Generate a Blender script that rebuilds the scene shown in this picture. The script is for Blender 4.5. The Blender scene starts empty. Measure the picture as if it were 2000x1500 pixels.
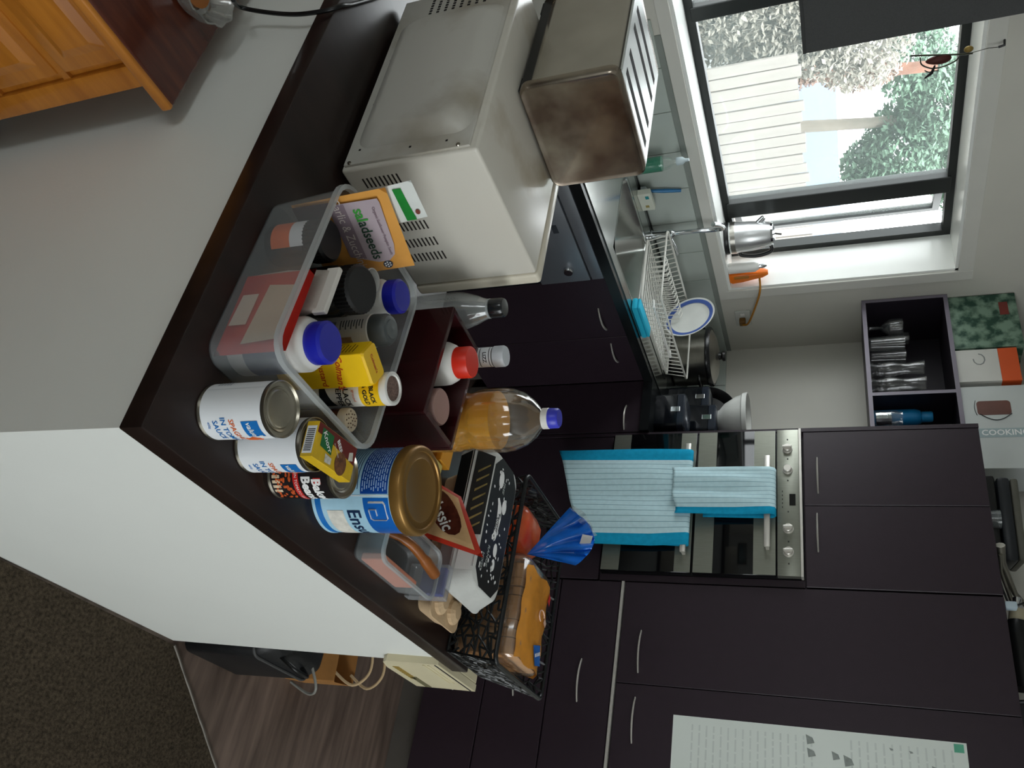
import bpy, bmesh, math, random
from mathutils import Vector, Matrix
random.seed(7)
sc = bpy.context.scene
COL = sc.collection
PI = math.pi

# ------------------------------------------------------------------ camera (the phone was held on its side: world up = image right)
FPX = 1620.0
CAM = Vector((0.0, 0.0, 1.66))
RR = Vector((0.54848612, -0.83475326, -0.04847647))    # right of the upright view
RD = Vector((-0.33247583, -0.16452853, -0.92864966))   # down
RF = Vector((0.76721757, 0.5254687, -0.3677769))       # forward
cam_d = bpy.data.cameras.new('camera'); cam = bpy.data.objects.new('camera', cam_d); COL.objects.link(cam)
cam_d.sensor_fit = 'HORIZONTAL'; cam_d.sensor_width = 36.0; cam_d.lens = FPX / 2000.0 * 36.0
cam_d.clip_start = 0.02; cam_d.clip_end = 200
m = Matrix.Identity(4)
for i in range(3):
    m[i][0] = -RD[i]; m[i][1] = -RR[i]; m[i][2] = -RF[i]; m[i][3] = CAM[i]
cam.matrix_world = m
sc.camera = cam
# ------------------------------------------------------------------ world, lights, exposure
w = bpy.data.worlds.new('overcast_sky'); sc.world = w; w.use_nodes = True
wn = w.node_tree.nodes; wl = w.node_tree.links
for n in list(wn): wn.remove(n)
wo = wn.new('ShaderNodeOutputWorld'); wb = wn.new('ShaderNodeBackground')
wb.inputs['Color'].default_value = (0.93, 0.98, 1.0, 1); wb.inputs['Strength'].default_value = 8.5
wl.new(wb.outputs[0], wo.inputs[0])
sc.view_settings.view_transform = 'Standard'; sc.view_settings.look = 'None'
sc.view_settings.gamma = 1.0; sc.view_settings.use_curve_mapping = False
sc.view_settings.exposure = 0.0

def portal(name, loc, rot, sx, sy):
    l = bpy.data.lights.new(name, 'AREA'); l.shape = 'RECTANGLE'; l.size = sx; l.size_y = sy
    l.cycles.is_portal = True
    o = bpy.data.objects.new(name, l); COL.objects.link(o); o.location = loc; o.rotation_euler = rot
    return o

# ------------------------------------------------------------------ pixel helpers (a pixel gives a direction; a plane gives the distance)
def ray(x, y):
    d = RR * (y - 750.0) + RD * (1000.0 - x) + RF * FPX
    return d.normalized()
def onz(x, y, z):
    d = ray(x, y); return CAM + d * ((z - CAM.z) / d.z)
def onx(x, y, X):
    d = ray(x, y); return CAM + d * ((X - CAM.x) / d.x)
def ony(x, y, Y):
    d = ray(x, y); return CAM + d * ((Y - CAM.y) / d.y)

# ------------------------------------------------------------------ materials
def lin(h):
    h = h.lstrip('#'); out = []
    for i in (0, 2, 4):
        c = int(h[i:i+2], 16) / 255.0
        out.append(c / 12.92 if c <= 0.04045 else ((c + 0.055) / 1.055) ** 2.4)
    return (*out, 1.0)
MATS = {}
def mat(key, col, rough=0.5, metal=0.0, var=0.08, scale=8.0, bump=0.0, bscale=None, trans=0.0, ior=1.45, spec=0.5, coat=0.0, stretch=None, col2=None, contrast=None):
    if key in MATS: return MATS[key]
    mt = bpy.data.materials.new(key); mt.use_nodes = True
    nt = mt.node_tree; N = nt.nodes; L = nt.links
    b = N['Principled BSDF']
    b.inputs['Roughness'].default_value = rough; b.inputs['Metallic'].default_value = metal
    b.inputs['Transmission Weight'].default_value = trans; b.inputs['IOR'].default_value = ior
    b.inputs['Specular IOR Level'].default_value = spec; b.inputs['Coat Weight'].default_value = coat
    tc = N.new('ShaderNodeTexCoord'); mp = N.new('ShaderNodeMapping'); L.new(tc.outputs['Object'], mp.inputs[0])
    if stretch: mp.inputs['Scale'].default_value = stretch
    nz = N.new('ShaderNodeTexNoise'); nz.inputs['Scale'].default_value = scale; nz.inputs['Detail'].default_value = 5
    L.new(mp.outputs[0], nz.inputs['Vector'])
    c = lin(col)
    if col2: c1, c2 = lin(col2), c
    else:
        c1 = tuple(v * (1 - var) for v in c[:3]) + (1,); c2 = tuple(min(1, v * (1 + var)) for v in c[:3]) + (1,)
    rp = N.new('ShaderNodeValToRGB'); a, z = contrast or (0.3, 0.7)
    rp.color_ramp.elements[0].position = a; rp.color_ramp.elements[1].position = z
    rp.color_ramp.elements[0].color = c1; rp.color_ramp.elements[1].color = c2
    L.new(nz.outputs['Fac'], rp.inputs[0]); L.new(rp.outputs[0], b.inputs['Base Color'])
    if bump:
        n2 = N.new('ShaderNodeTexNoise'); n2.inputs['Scale'].default_value = bscale or scale * 6; n2.inputs['Detail'].default_value = 4
        L.new(mp.outputs[0], n2.inputs['Vector'])
        bp = N.new('ShaderNodeBump'); bp.inputs['Strength'].default_value = bump; bp.inputs['Distance'].default_value = 0.003
        L.new(n2.outputs['Fac'], bp.inputs['Height']); L.new(bp.outputs[0], b.inputs['Normal'])
    MATS[key] = mt
    return mt
def film(key, col, opacity=0.3, rough=0.25, gloss=0.12, tint='#ffffff'):
    """thin see-through plastic or glass: mostly transparent, a little tinted body, a glossy skin"""
    if key in MATS: return MATS[key]
    mt = bpy.data.materials.new(key); mt.use_nodes = True
    nt = mt.node_tree; N = nt.nodes; L = nt.links
    for n in list(N): N.remove(n)
    out = N.new('ShaderNodeOutputMaterial')
    tr = N.new('ShaderNodeBsdfTransparent'); tr.inputs[0].default_value = lin(tint)
    body = N.new('ShaderNodeBsdfPrincipled'); body.inputs['Base Color'].default_value = lin(col); body.inputs['Roughness'].default_value = rough + 0.2
    tc = N.new('ShaderNodeTexCoord'); nz = N.new('ShaderNodeTexNoise'); nz.inputs['Scale'].default_value = 12
    L.new(tc.outputs['Object'], nz.inputs['Vector'])
    ma = N.new('ShaderNodeMath'); ma.operation = 'MULTIPLY_ADD'; ma.inputs[1].default_value = opacity * 0.3; ma.inputs[2].default_value = opacity * 0.85
    L.new(nz.outputs['Fac'], ma.inputs[0])
    m1 = N.new('ShaderNodeMixShader'); L.new(ma.outputs[0], m1.inputs[0]); L.new(tr.outputs[0], m1.inputs[1]); L.new(body.outputs[0], m1.inputs[2])
    gl = N.new('ShaderNodeBsdfGlossy'); gl.inputs['Roughness'].default_value = rough
    lw = N.new('ShaderNodeLayerWeight'); lw.inputs[0].default_value = 0.35
    m3 = N.new('ShaderNodeMath'); m3.operation = 'MULTIPLY_ADD'; m3.inputs[1].default_value = min(0.7, 4 * gloss); m3.inputs[2].default_value = gloss * 0.5
    L.new(lw.outputs['Fresnel'], m3.inputs[0])
    m2 = N.new('ShaderNodeMixShader'); L.new(m3.outputs[0], m2.inputs[0]); L.new(m1.outputs[0], m2.inputs[1]); L.new(gl.outputs[0], m2.inputs[2])
    L.new(m2.outputs[0], out.inputs[0])
    MATS[key] = mt
    return mt

# ------------------------------------------------------------------ mesh helpers
def nb(): return bmesh.new()
def merge(bm, b2, M=None):
    if M is not None: bmesh.ops.transform(b2, matrix=M, verts=b2.verts)
    me = bpy.data.meshes.new('tmp'); b2.to_mesh(me); b2.free(); bm.from_mesh(me); bpy.data.meshes.remove(me)
    return bm
def add_box(bm, x0, x1, y0, y1, z0, z1, bev=0.0, seg=2):
    b = nb(); bmesh.ops.create_cube(b, size=1.0)
    for v in b.verts:
        v.co = Vector(((x0 + x1) / 2 + v.co.x * (x1 - x0), (y0 + y1) / 2 + v.co.y * (y1 - y0), (z0 + z1) / 2 + v.co.z * (z1 - z0)))
    if bev: bmesh.ops.bevel(b, geom=b.edges[:], offset=bev, segments=seg, affect='EDGES', profile=0.5)
    return merge(bm, b)
def bx(*a, **k): return add_box(nb(), *a, **k)
def add_lathe(bm, prof, n=32, c=(0, 0, 0), a0=0.0, a1=2 * PI):
    full = abs(a1 - a0 - 2 * PI) < 1e-6
    rings = []
    k = n if full else n + 1
    for r, z in prof:
        if r < 1e-6: rings.append([bm.verts.new((c[0], c[1], c[2] + z))])
        else: rings.append([bm.verts.new((c[0] + r * math.cos(a0 + (a1 - a0) * i / n), c[1] + r * math.sin(a0 + (a1 - a0) * i / n), c[2] + z)) for i in range(k)])
    for A, B in zip(rings[:-1], rings[1:]):
        for i in range(n):
            j = (i + 1) % k
            if len(A) == 1 and len(B) == 1: continue
            if len(A) == 1: bm.faces.new((A[0], B[j], B[i]))
            elif len(B) == 1: bm.faces.new((A[i], A[j], B[0]))
            else: bm.faces.new((A[i], A[j], B[j], B[i]))
    return bm
def lathe(prof, n=32, c=(0, 0, 0)): return add_lathe(nb(), prof, n, c)
def add_tube(bm, pts, r, n=8, closed=False, flat=1.0):
    pts = [Vector(p) for p in pts]; m_ = len(pts); rings = []
    prev = None
    for i, p in enumerate(pts):
        if closed: t = (pts[(i + 1) % m_] - pts[i - 1])
        else: t = pts[min(i + 1, m_ - 1)] - pts[max(i - 1, 0)]
        t.normalize()
        if prev is None:
            a = Vector((0, 0, 1)) if abs(t.z) < 0.9 else Vector((1, 0, 0))
            u = t.cross(a).normalized()
        else:
            u = (prev - t * prev.dot(t))
            u = u.normalized() if u.length > 1e-6 else t.orthogonal().normalized()
        prev = u; v = t.cross(u)
        rr = r[i] if isinstance(r, (list, tuple)) else r
        rings.append([bm.verts.new(p + u * rr * math.cos(2 * PI * k / n) + v * rr * flat * math.sin(2 * PI * k / n)) for k in range(n)])
    rng = range(m_) if closed else range(m_ - 1)
    for i in rng:
        A, B = rings[i], rings[(i + 1) % m_]
        for k in range(n): bm.faces.new((A[k], A[(k + 1) % n], B[(k + 1) % n], B[k]))
    if not closed:
        bm.faces.new(rings[0][::-1]); bm.faces.new(rings[-1])
    return bm
def tube(pts, r, n=8, closed=False, flat=1.0): return add_tube(nb(), pts, r, n, closed, flat)
def spline(pts, k=6):
    pts = [Vector(p) for p in pts]; out = []
    for i in range(len(pts) - 1):
        p0 = pts[max(i - 1, 0)]; p1 = pts[i]; p2 = pts[i + 1]; p3 = pts[min(i + 2, len(pts) - 1)]
        for j in range(k):
            t = j / k
            out.append(0.5 * ((2 * p1) + (p2 - p0) * t + (2 * p0 - 5 * p1 + 4 * p2 - p3) * t * t + (3 * p1 - p0 - 3 * p2 + p3) * t ** 3))
    out.append(pts[-1]); return out
def rrect(hx, hy, r, n=5, cx=0, cy=0):
    out = []
    for (sx, sy, a) in ((1, 1, 0), (-1, 1, PI / 2), (-1, -1, PI), (1, -1, 3 * PI / 2)):
        for i in range(n + 1):
            t = a + (PI / 2) * i / n
            out.append((cx + sx * (hx - r) + r * math.cos(t), cy + sy * (hy - r) + r * math.sin(t)))
    return out
def add_loft(bm, loops, cap0=True, cap1=True):
    R_ = [[bm.verts.new(p) for p in lp] for lp in loops]
    n = len(R_[0])
    for A, B in zip(R_[:-1], R_[1:]):
        for i in range(n): bm.faces.new((A[i], A[(i + 1) % n], B[(i + 1) % n], B[i]))
    if cap0: bm.faces.new(R_[0][::-1])
    if cap1: bm.faces.new(R_[-1])
    return bm
def add_tub(bm, levels, th, floor=0.003):
    """open container: levels = (z, hx, hy, r) from the base up, wall thickness th"""
    out = [[(x, y, z) for x, y in rrect(hx, hy, r)] for z, hx, hy, r in levels]
    inn = [[(x, y, z + (floor if i == 0 else 0)) for x, y in rrect(hx - th, hy - th, max(r - th, 0.002))] for i, (z, hx, hy, r) in enumerate(levels)]
    return add_loft(bm, out + inn[::-1], True, True)
def add_prism(bm, poly, ax, a0, a1):
    """extrude a 2D polygon along axis ax ('x','y','z')"""
    def P3(p, a): return {'x': (a, p[0], p[1]), 'y': (p[0], a, p[1]), 'z': (p[0], p[1], a)}[ax]
    A = [bm.verts.new(P3(p, a0)) for p in poly]; B = [bm.verts.new(P3(p, a1)) for p in poly]; n = len(poly)
    bm.faces.new(A[::-1]); bm.faces.new(B)
    for i in range(n): bm.faces.new((A[i], A[(i + 1) % n], B[(i + 1) % n], B[i]))
    return bm
def add_quad(bm, a, b, c, d):
    return bm.faces.new([bm.verts.new(p) for p in (a, b, c, d)])
def add_grid(bm, f, nu, nv):
    V = [[bm.verts.new(f(i / nu, j / nv)) for j in range(nv + 1)] for i in range(nu + 1)]
    F_ = []
    for i in range(nu):
        for j in range(nv): F_.append(bm.faces.new((V[i][j], V[i + 1][j], V[i + 1][j + 1], V[i][j + 1])))
    return F_
def solid(bm, th):
    bmesh.ops.recalc_face_normals(bm, faces=bm.faces)
    bmesh.ops.solidify(bm, geom=bm.faces[:], thickness=th); return bm
def obj(name, bm, mt, parent=None, smooth=None, loc=None, rot=None, fix=True):
    if fix: bmesh.ops.recalc_face_normals(bm, faces=bm.faces)
    me = bpy.data.meshes.new(name); bm.to_mesh(me); bm.free()
    for x in (mt if isinstance(mt, (list, tuple)) else [mt]): me.materials.append(x)
    if smooth is not None:
        me.polygons.foreach_set('use_smooth', [True] * len(me.polygons))
        try: me.set_sharp_from_angle(angle=math.radians(smooth))
        except Exception: pass
    o = bpy.data.objects.new(name, me); COL.objects.link(o)
    if parent is not None: o.parent = parent
    if loc is not None: o.location = loc
    if rot is not None: o.rotation_euler = rot
    return o
def tag(o, label, cat, group=None):
    o['label'] = label; o['category'] = cat
    if group: o['group'] = group
    return o
def thing(name, label, cat, loc=(0, 0, 0), rotz=0.0, group=None, rot=None):
    o = bpy.data.objects.new(name, None); COL.objects.link(o); o.empty_display_size = 0.05
    o.location = loc; o.rotation_euler = rot or (0, 0, rotz)
    return tag(o, label, cat, group)
def struct(name, bm, mt, label=None, parent=None, smooth=None):
    o = obj(name, bm, mt, parent, smooth)
    if parent is None: o['kind'] = 'structure'
    if label: o['label'] = label
    return o
def dup(root, loc=None, rot=None, label=None, group=None):
    r = root.copy(); COL.objects.link(r)
    if loc is not None: r.location = loc
    if rot is not None: r.rotation_euler = rot
    if label: r['label'] = label
    if group: r['group'] = group
    for ch in list(root.children):
        c = ch.copy(); COL.objects.link(c); c.parent = r
        for g in ch.children:
            d = g.copy(); COL.objects.link(d); d.parent = c
    return r
# ---- lettering
_tc = {}
def text2d(s, size, bold=0.0, shear=0.0, align='CENTER'):
    k = (s, size, bold, shear, align)
    if k in _tc: return _tc[k]
    cu = bpy.data.curves.new('lettering', 'FONT'); cu.body = s; cu.size = size; cu.offset = bold; cu.shear = shear
    cu.align_x = align; cu.align_y = 'CENTER'; cu.resolution_u = 2
    o = bpy.data.objects.new('lettering', cu); COL.objects.link(o)
    dg = bpy.context.evaluated_depsgraph_get(); me = o.evaluated_get(dg).to_mesh()
    vs = [(v.co.x, v.co.y) for v in me.vertices]; fs = [tuple(p.vertices) for p in me.polygons]
    o.evaluated_get(dg).to_mesh_clear(); bpy.data.objects.remove(o); bpy.data.curves.remove(cu)
    _tc[k] = (vs, fs); return vs, fs
def text_cyl(bm, s, size, R_, th, z, **k):
    vs, fs = text2d(s, size, **k)
    V = [bm.verts.new((R_ * math.cos(th + x / R_), R_ * math.sin(th + x / R_), z + y)) for x, y in vs]
    for f in fs:
        try: bm.faces.new([V[i] for i in f])
        except ValueError: pass
    return bm
def text_plane(bm, s, size, O, u, v, **k):
    O, u, v = Vector(O), Vector(u), Vector(v)
    vs, fs = text2d(s, size, **k)
    V = [bm.verts.new(O + u * x + v * y) for x, y in vs]
    for f in fs:
        try: bm.faces.new([V[i] for i in f])
        except ValueError: pass
    return bm
def cyl_patch(bm, R_, t0, t1, z0, z1, n=10):
    add_grid(bm, lambda i, j: (R_ * math.cos(t0 + (t1 - t0) * i), R_ * math.sin(t0 + (t1 - t0) * i), z0 + (z1 - z0) * j), n, 1); return bm
def plane_poly(bm, pts): 
    bm.faces.new([bm.verts.new(p) for p in pts]); return bm
# ================================================================== THE SETTING
YW, XB, ZC = 2.665, 3.68, 0.845        # window wall, back wall, peninsula top
ZB, YBF, XRF = 0.905, 2.0, 2.95        # sink bench top, its front edge, front edge of its return
XT = 2.97                              # face of the oven tower and pantry
portal('kitchen_window_portal', (2.05, 2.93, 1.67), (-PI / 2, 0, 0), 2.3, 1.0)
portal('dining_window_portal', (0.9, -2.86, 1.6), (PI / 2, 0, 0), 2.4, 1.0)
portal('lounge_window_portal', (-2.86, 0.4, 1.6), (0, -PI / 2, 0), 0.8, 0.7)

M_wall = mat('taupe_wall_paint', '#cfcdc3', 0.6, var=0.03, scale=3, bump=0.08, bscale=160)
M_white = mat('white_wall_paint', '#e9ebe6', 0.5, var=0.02, scale=2, bump=0.06, bscale=180)
M_gloss = mat('white_gloss_trim', '#eef0ec', 0.18, var=0.02, scale=3)
M_ceil = mat('ceiling_paint', '#eeeeea', 0.8, var=0.02, scale=2)
M_vinyl = mat('brown_vinyl_floor', '#75645a', 0.42, var=0.3, scale=3.2, bump=0.05, bscale=30, stretch=(9, 1.0, 1), col2='#4d4039')
M_carpet = mat('dark_carpet', '#544a3d', 0.95, scale=130, col2='#2e2820', bump=0.9, bscale=420, spec=0.1)
M_wood = mat('dark_worktop', '#221714', 0.3, var=0.35, scale=6, bump=0.02, stretch=(1, 3, 1))
M_purple = mat('purple_cabinet_laminate', '#2c2129', 0.4, var=0.06, scale=30, bump=0.03, bscale=240, spec=0.45)
M_kick = mat('grey_kickboard', '#57524d', 0.5, var=0.06)
M_gap = mat('dark_shadow_gap', '#120e13', 0.7)
M_steel = mat('brushed_steel', '#b9b6ae', 0.28, 1.0, var=0.06, scale=40, stretch=(1, 1, 14))
M_chrome = mat('chrome', '#dadde0', 0.1, 1.0, var=0.02)
M_black = mat('black_plastic', '#101112', 0.35)
M_tile = mat('grey_green_tile', '#b7bfb8', 0.22, var=0.05, scale=5)
M_grout = mat('grout', '#8b918b', 0.8)

# floor: vinyl in the kitchen, carpet in front (their joint runs on a slant from the end of the peninsula)
struct('floor', bx(-2.9, XB + 0.1, -2.9, YW + 0.3, -0.12, 0.0), M_vinyl, 'brown wood-look vinyl floor of the kitchen')
c0, c1 = (1.749, 0.425), (2.60, -0.215)
dx = (c1[0] - c0[0]) / (c1[1] - c0[1])
cx = c0[0] + dx * (-2.8 - c0[1])
bm = nb(); add_prism(bm, [(-2.8, -2.8), (min(cx, 3.66), -1.02), (c1[0], c1[1]), c0, (0.69, 0.435), (0.69, 2.6), (-2.8, 2.6)], 'z', -0.005, 0.006)
struct('carpet', bm, M_carpet, 'dark brown cut pile carpet beside the peninsula')
bm = nb(); a = Vector((*c0, 0.006)); b_ = Vector((*c1, 0.006)); add_tube(bm, [a + (b_ - a) * (i / 24) + Vector((0, 0, 0.0015 * math.sin(i * 2.3))) for i in range(25)], 0.0035, 6)
struct('trim_1', bm, mat('metal_carpet_edge', '#77726a', 0.5, 0.5), 'thin metal carpet edge strip')

# walls
WX0, WX1, WZ0, WZ1, WD = 0.85, 3.18, 1.18, 2.165, 0.27
bm = nb()
add_box(bm, -2.9, WX0, YW, YW + WD, 0, 2.5); add_box(bm, WX1, XB + 0.1, YW, YW + WD, 0, 2.5)
add_box(bm, WX0, WX1, YW, YW + WD, 0, WZ0); add_box(bm, WX0, WX1, YW, YW + WD, WZ1, 2.5)
wall_l = struct('wall_left', bm, M_wall, 'taupe painted kitchen wall with the window over the sink')
struct('wall_back', bx(XB, XB + 0.12, -2.9, YW, 0, 2.5), M_wall, 'taupe painted wall behind the tall cabinets')
bm = nb(); Y0 = -2.9
add_box(bm, -2.9, -0.3, Y0, Y0 + 0.1, 0, 2.5); add_box(bm, 2.1, XB, Y0, Y0 + 0.1, 0, 2.5); add_box(bm, -0.3, 2.1, Y0, Y0 + 0.1, 0, 1.1); add_box(bm, -0.3, 2.1, Y0, Y0 + 0.1, 2.1, 2.5)
struct('wall_right', bm, M_white, 'white dining room wall with a wide window')
bm = nb(); X0 = -2.9
add_box(bm, X0, X0 + 0.1, -2.8, 0.05, 0, 2.5); add_box(bm, X0, X0 + 0.1, 0.75, YW, 0, 2.5); add_box(bm, X0, X0 + 0.1, 0.05, 0.75, 0, 1.2); add_box(bm, X0, X0 + 0.1, 0.05, 0.75, 2.0, 2.5)
struct('wall_front', bm, M_white, 'white lounge wall with a window')
struct('ceiling', bx(-2.9, XB + 0.1, -2.9, YW + WD, 2.5, 2.6), M_ceil, 'white ceiling')

# peninsula half wall
struct('wall_peninsula', add_prism(nb(), [(0.69, 0.436), (1.745, 0.436), (1.745, 0.93), (1.25, 0.93), (1.25, YW), (0.69, YW)], 'z', 0.0, 0.8045), M_white, 'white painted half wall under the breakfast bar')
worktop_bm = add_prism(nb(), [(0.672, 0.424), (1.765, 0.424), (1.765, 0.955), (1.275, 0.955), (1.275, YW - 0.002), (0.672, YW - 0.002)], 'z', 0.805, ZC)
bmesh.ops.recalc_face_normals(worktop_bm, faces=worktop_bm.faces); bmesh.ops.bevel(worktop_bm, geom=worktop_bm.edges[:], offset=0.003, segments=2, affect='EDGES', profile=0.5)
wt = tag(obj('peninsula_worktop', worktop_bm, M_wood, smooth=40), 'dark brown laminate worktop on the white half wall', 'worktop')

# window lining, sill, architrave
bm = nb()
add_box(bm, WX0, WX1, YW - 0.004, YW + 0.235, WZ0 - 0.001, WZ0 + 0.012); 
struct('trim_2', bm, M_gloss, 'white gloss window sill board')
bm = nb(); add_box(bm, WX1 - 0.012, WX1 + 0.001, YW - 0.003, YW + 0.235, WZ0, WZ1); add_box(bm, WX0 - 0.001, WX0 + 0.012, YW - 0.003, YW + 0.235, WZ0, WZ1); add_box(bm, WX0, WX1, YW - 0.003, YW + 0.235, WZ1 - 0.012, WZ1 + 0.001)
struct('trim_3', bm, M_gloss, 'white gloss window reveal lining')
bm = nb(); t = 0.06
add_box(bm, WX1, WX1 + t, YW - 0.014, YW + 0.001, WZ0 - 0.05, WZ1 + t, bev=0.003); add_box(bm, WX0 - t, WX0, YW - 0.014, YW + 0.001, WZ0 - 0.05, WZ1 + t, bev=0.003)
add_box(bm, WX0, WX1, YW - 0.014, YW + 0.001, WZ1, WZ1 + t, bev=0.003); add_box(bm, WX0, WX1, YW - 0.014, YW + 0.001, WZ0 - 0.05, WZ0 - 0.001, bev=0.003)
struct('trim_4', bm, mat('taupe_architrave', '#d6d5cd', 0.4, var=0.02), 'painted architrave around the kitchen window')
# window frame and panes
M_alu = mat('dark_bronze_window_frame', '#2c2f2e', 0.4, 0.3)
M_glass = film('hazed_window_glass', '#e6f2f0', 0.16, 0.02, 0.02)  # pale body painted in as haze, washing out the view's contrast
YF0, YF1 = 2.865, 2.915
wf = bpy.data.objects.new('window_1', None); COL.objects.link(wf); wf['kind'] = 'structure'; wf['label'] = 'dark aluminium kitchen window with an open right sash'
def frame_box(bm, x0, x1, z0, z1, w_, y0=YF0, y1=YF1):
    add_box(bm, x0, x1, y0, y1, z0, z0 + w_); add_box(bm, x0, x1, y0, y1, z1 - w_, z1)
    add_box(bm, x0, x0 + w_, y0, y1, z0 + w_, z1 - w_); add_box(bm, x1 - w_, x1, y0, y1, z0 + w_, z1 - w_)
    return bm
obj('window_frame', frame_box(nb(), WX0 + 0.012, WX1 - 0.012, WZ0 + 0.012, WZ1 - 0.012, 0.032), M_alu, wf)
obj('mullion', bx(2.805, 2.895, YF0 - 0.01, YF1, WZ0 + 0.03, WZ1 - 0.03, bev=0.004), M_alu, wf)
obj('mullion', bx(1.80, 1.86, YF0 - 0.004, YF1, WZ0 + 0.03, WZ1 - 0.03, bev=0.004), M_alu, wf)
obj('pane', bx(WX0 + 0.04, 1.80, 2.886, 2.890, WZ0 + 0.04, WZ1 - 0.04), M_glass, wf)
obj('pane', bx(1.86, 2.806, 2.886, 2.890, WZ0 + 0.04, WZ1 - 0.04), M_glass, wf)
sash = obj('sash', frame_box(nb(), 0.0, 0.27, WZ0 + 0.045, WZ1 - 0.045, 0.03, 0.0, 0.03), M_alu, wf, loc=(2.90, 2.915, 0), rot=(0, 0, math.radians(20)))
obj('pane', bx(0.03, 0.24, 0.012, 0.016, WZ0 + 0.075, WZ1 - 0.075), M_glass, sash)
# tiles over the sink bench
tiles = []
bmb = bx(1.75, XB - 0.001, YW - 0.005, YW + 0.001, ZB, 1.128)
struct('splashback_left', bmb, M_grout, parent=wall_l)
tb = bx(-0.0985, 0.0985, -0.004, 0.004, -0.0985, 0.0985, bev=0.0015, seg=1)
me_t = bpy.data.meshes.new('tile'); tb.to_mesh(me_t); tb.free(); me_t.materials.append(M_tile)
tb = bx(-0.0985, 0.0985, -0.004, 0.004, -0.0085, 0.0085, bev=0.001, seg=1)
for k in range(10):
    o = bpy.data.objects.new('tile', me_t); COL.objects.link(o); o.parent = wall_l; o.location = (1.78 + 0.2 * k, YW - 0.007, ZB + 0.102)
tb.free()
wb_ = bpy.data.objects['wall_back']
struct('splashback_back', bx(XB - 0.005, XB + 0.001, 1.76, YW - 0.012, ZB, 1.106), M_grout, parent=wb_)
for k in range(4):
    o = bpy.data.objects.new('tile', me_t); COL.objects.link(o); o.parent = wb_; o.location = (XB - 0.007, YW - 0.13 - 0.2 * k, ZB + 0.102); o.rotation_euler = (0, 0, PI / 2)

# ================================================================== TALL CABINETS
M_nickel = mat('brushed_nickel_handle', '#d6d2ca', 0.35, 0.55, var=0.04)
def bow(parent, c, along, out, L=0.15, h=0.024, r=0.0065, name='handle'):
    """arched bar handle centred at c, running along 'along', standing out along 'out'"""
    c, u, n = Vector(c), Vector(along), Vector(out)
    pts = [c + u * (-L / 2 + L * i / 14) + n * (h * math.sin(PI * i / 14) ** 0.8 - 0.002) for i in range(15)]
    return obj(name, tube(pts, [r * (0.75 + 0.25 * math.sin(PI * i / 14)) for i in range(15)], 8, flat=0.6), M_nickel, parent, smooth=60)
def door(parent, x, y0, y1, z0, z1, name='door', g=0.0015):
    return obj(name, bx(x, x + 0.019, y0 + g, y1 - g, z0 + g, z1 - g, bev=0.0015, seg=1), M_purple, parent)
tower = thing('oven_tower', 'dark purple tall cabinet built around the double oven', 'cabinet', (XT, 1.42, 0))
def rel(parent): return Vector(parent.location)
def put(parent):   # parts are written in world coordinates and moved under the thing's own origin
    for ch in parent.children:
        ch.location = ch.location - parent.location
T_parts = tower
bm = nb(); add_box(bm, XT + 0.02, 3.66, 1.104, 1.735, 0.115, 0.762); add_box(bm, XT + 0.02, 3.66, 1.104, 1.735, 1.510, 2.12); add_box(bm, 3.5, 3.66, 1.104, 1.735, 0.762, 1.51); add_box(bm, XT + 0.005, 3.5, 1.104, 1.130, 0.762, 1.51); add_box(bm, XT + 0.005, 3.5, 1.7315, 1.735, 0.762, 1.51)
obj('carcass', bm, M_purple, tower)
obj('side_panel', bx(XT - 0.002, 3.66, 1.736, 1.752, 0.0, 2.12, bev=0.001, seg=1), M_purple, tower)
obj('kickboard', bx(3.02, 3.05, 1.1, 1.736, 0.0, 0.117), M_kick, tower)
dr = door(tower, XT, 1.104, 1.735, 0.115, 0.757, 'drawer_front')
d1 = door(tower, XT, 1.42, 1.735, 1.513, 2.12); d2 = door(tower, XT, 1.104, 1.42, 1.513, 2.12)
bow(d1, (XT, 1.545, 1.563), (0, 1, 0), (-1, 0, 0)); bow(d2, (XT, 1.313, 1.557), (0, 1, 0), (-1, 0, 0))
put(tower)
pantry = thing('pantry_cabinet', 'dark purple pantry cabinet with two tall doors over drawers', 'cabinet', (XT, 0.725, 0))
obj('carcass', bx(XT + 0.02, 3.66, 0.352, 1.1, 0.115, 2.12), M_purple, pantry)
obj('kickboard', bx(3.02, 3.05, 0.352, 1.1, 0.0, 0.117), M_kick, pantry)
u1 = door(pantry, XT, 0.726, 1.1, 0.866, 2.12); u2 = door(pantry, XT, 0.352, 0.726, 0.866, 2.12)
bow(u1, (XT, 0.841, 0.942), (0, 1, 0), (-1, 0, 0)); bow(u2, (XT, 0.605, 0.940), (0, 1, 0), (-1, 0, 0))
obj('trim_strip', bx(XT - 0.004, XT + 0.015, 0.352, 1.1, 0.853, 0.863), M_nickel, pantry)
for (z0, z1, hz) in ((0.613, 0.85, 0.73), (0.365, 0.611, 0.485), (0.117, 0.363, 0.24)):
    d_ = door(pantry, XT, 0.352, 1.1, z0, z1, 'drawer_front'); bow(d_, (XT, 0.723, hz), (0, 1, 0), (-1, 0, 0))
put(pantry)
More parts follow.
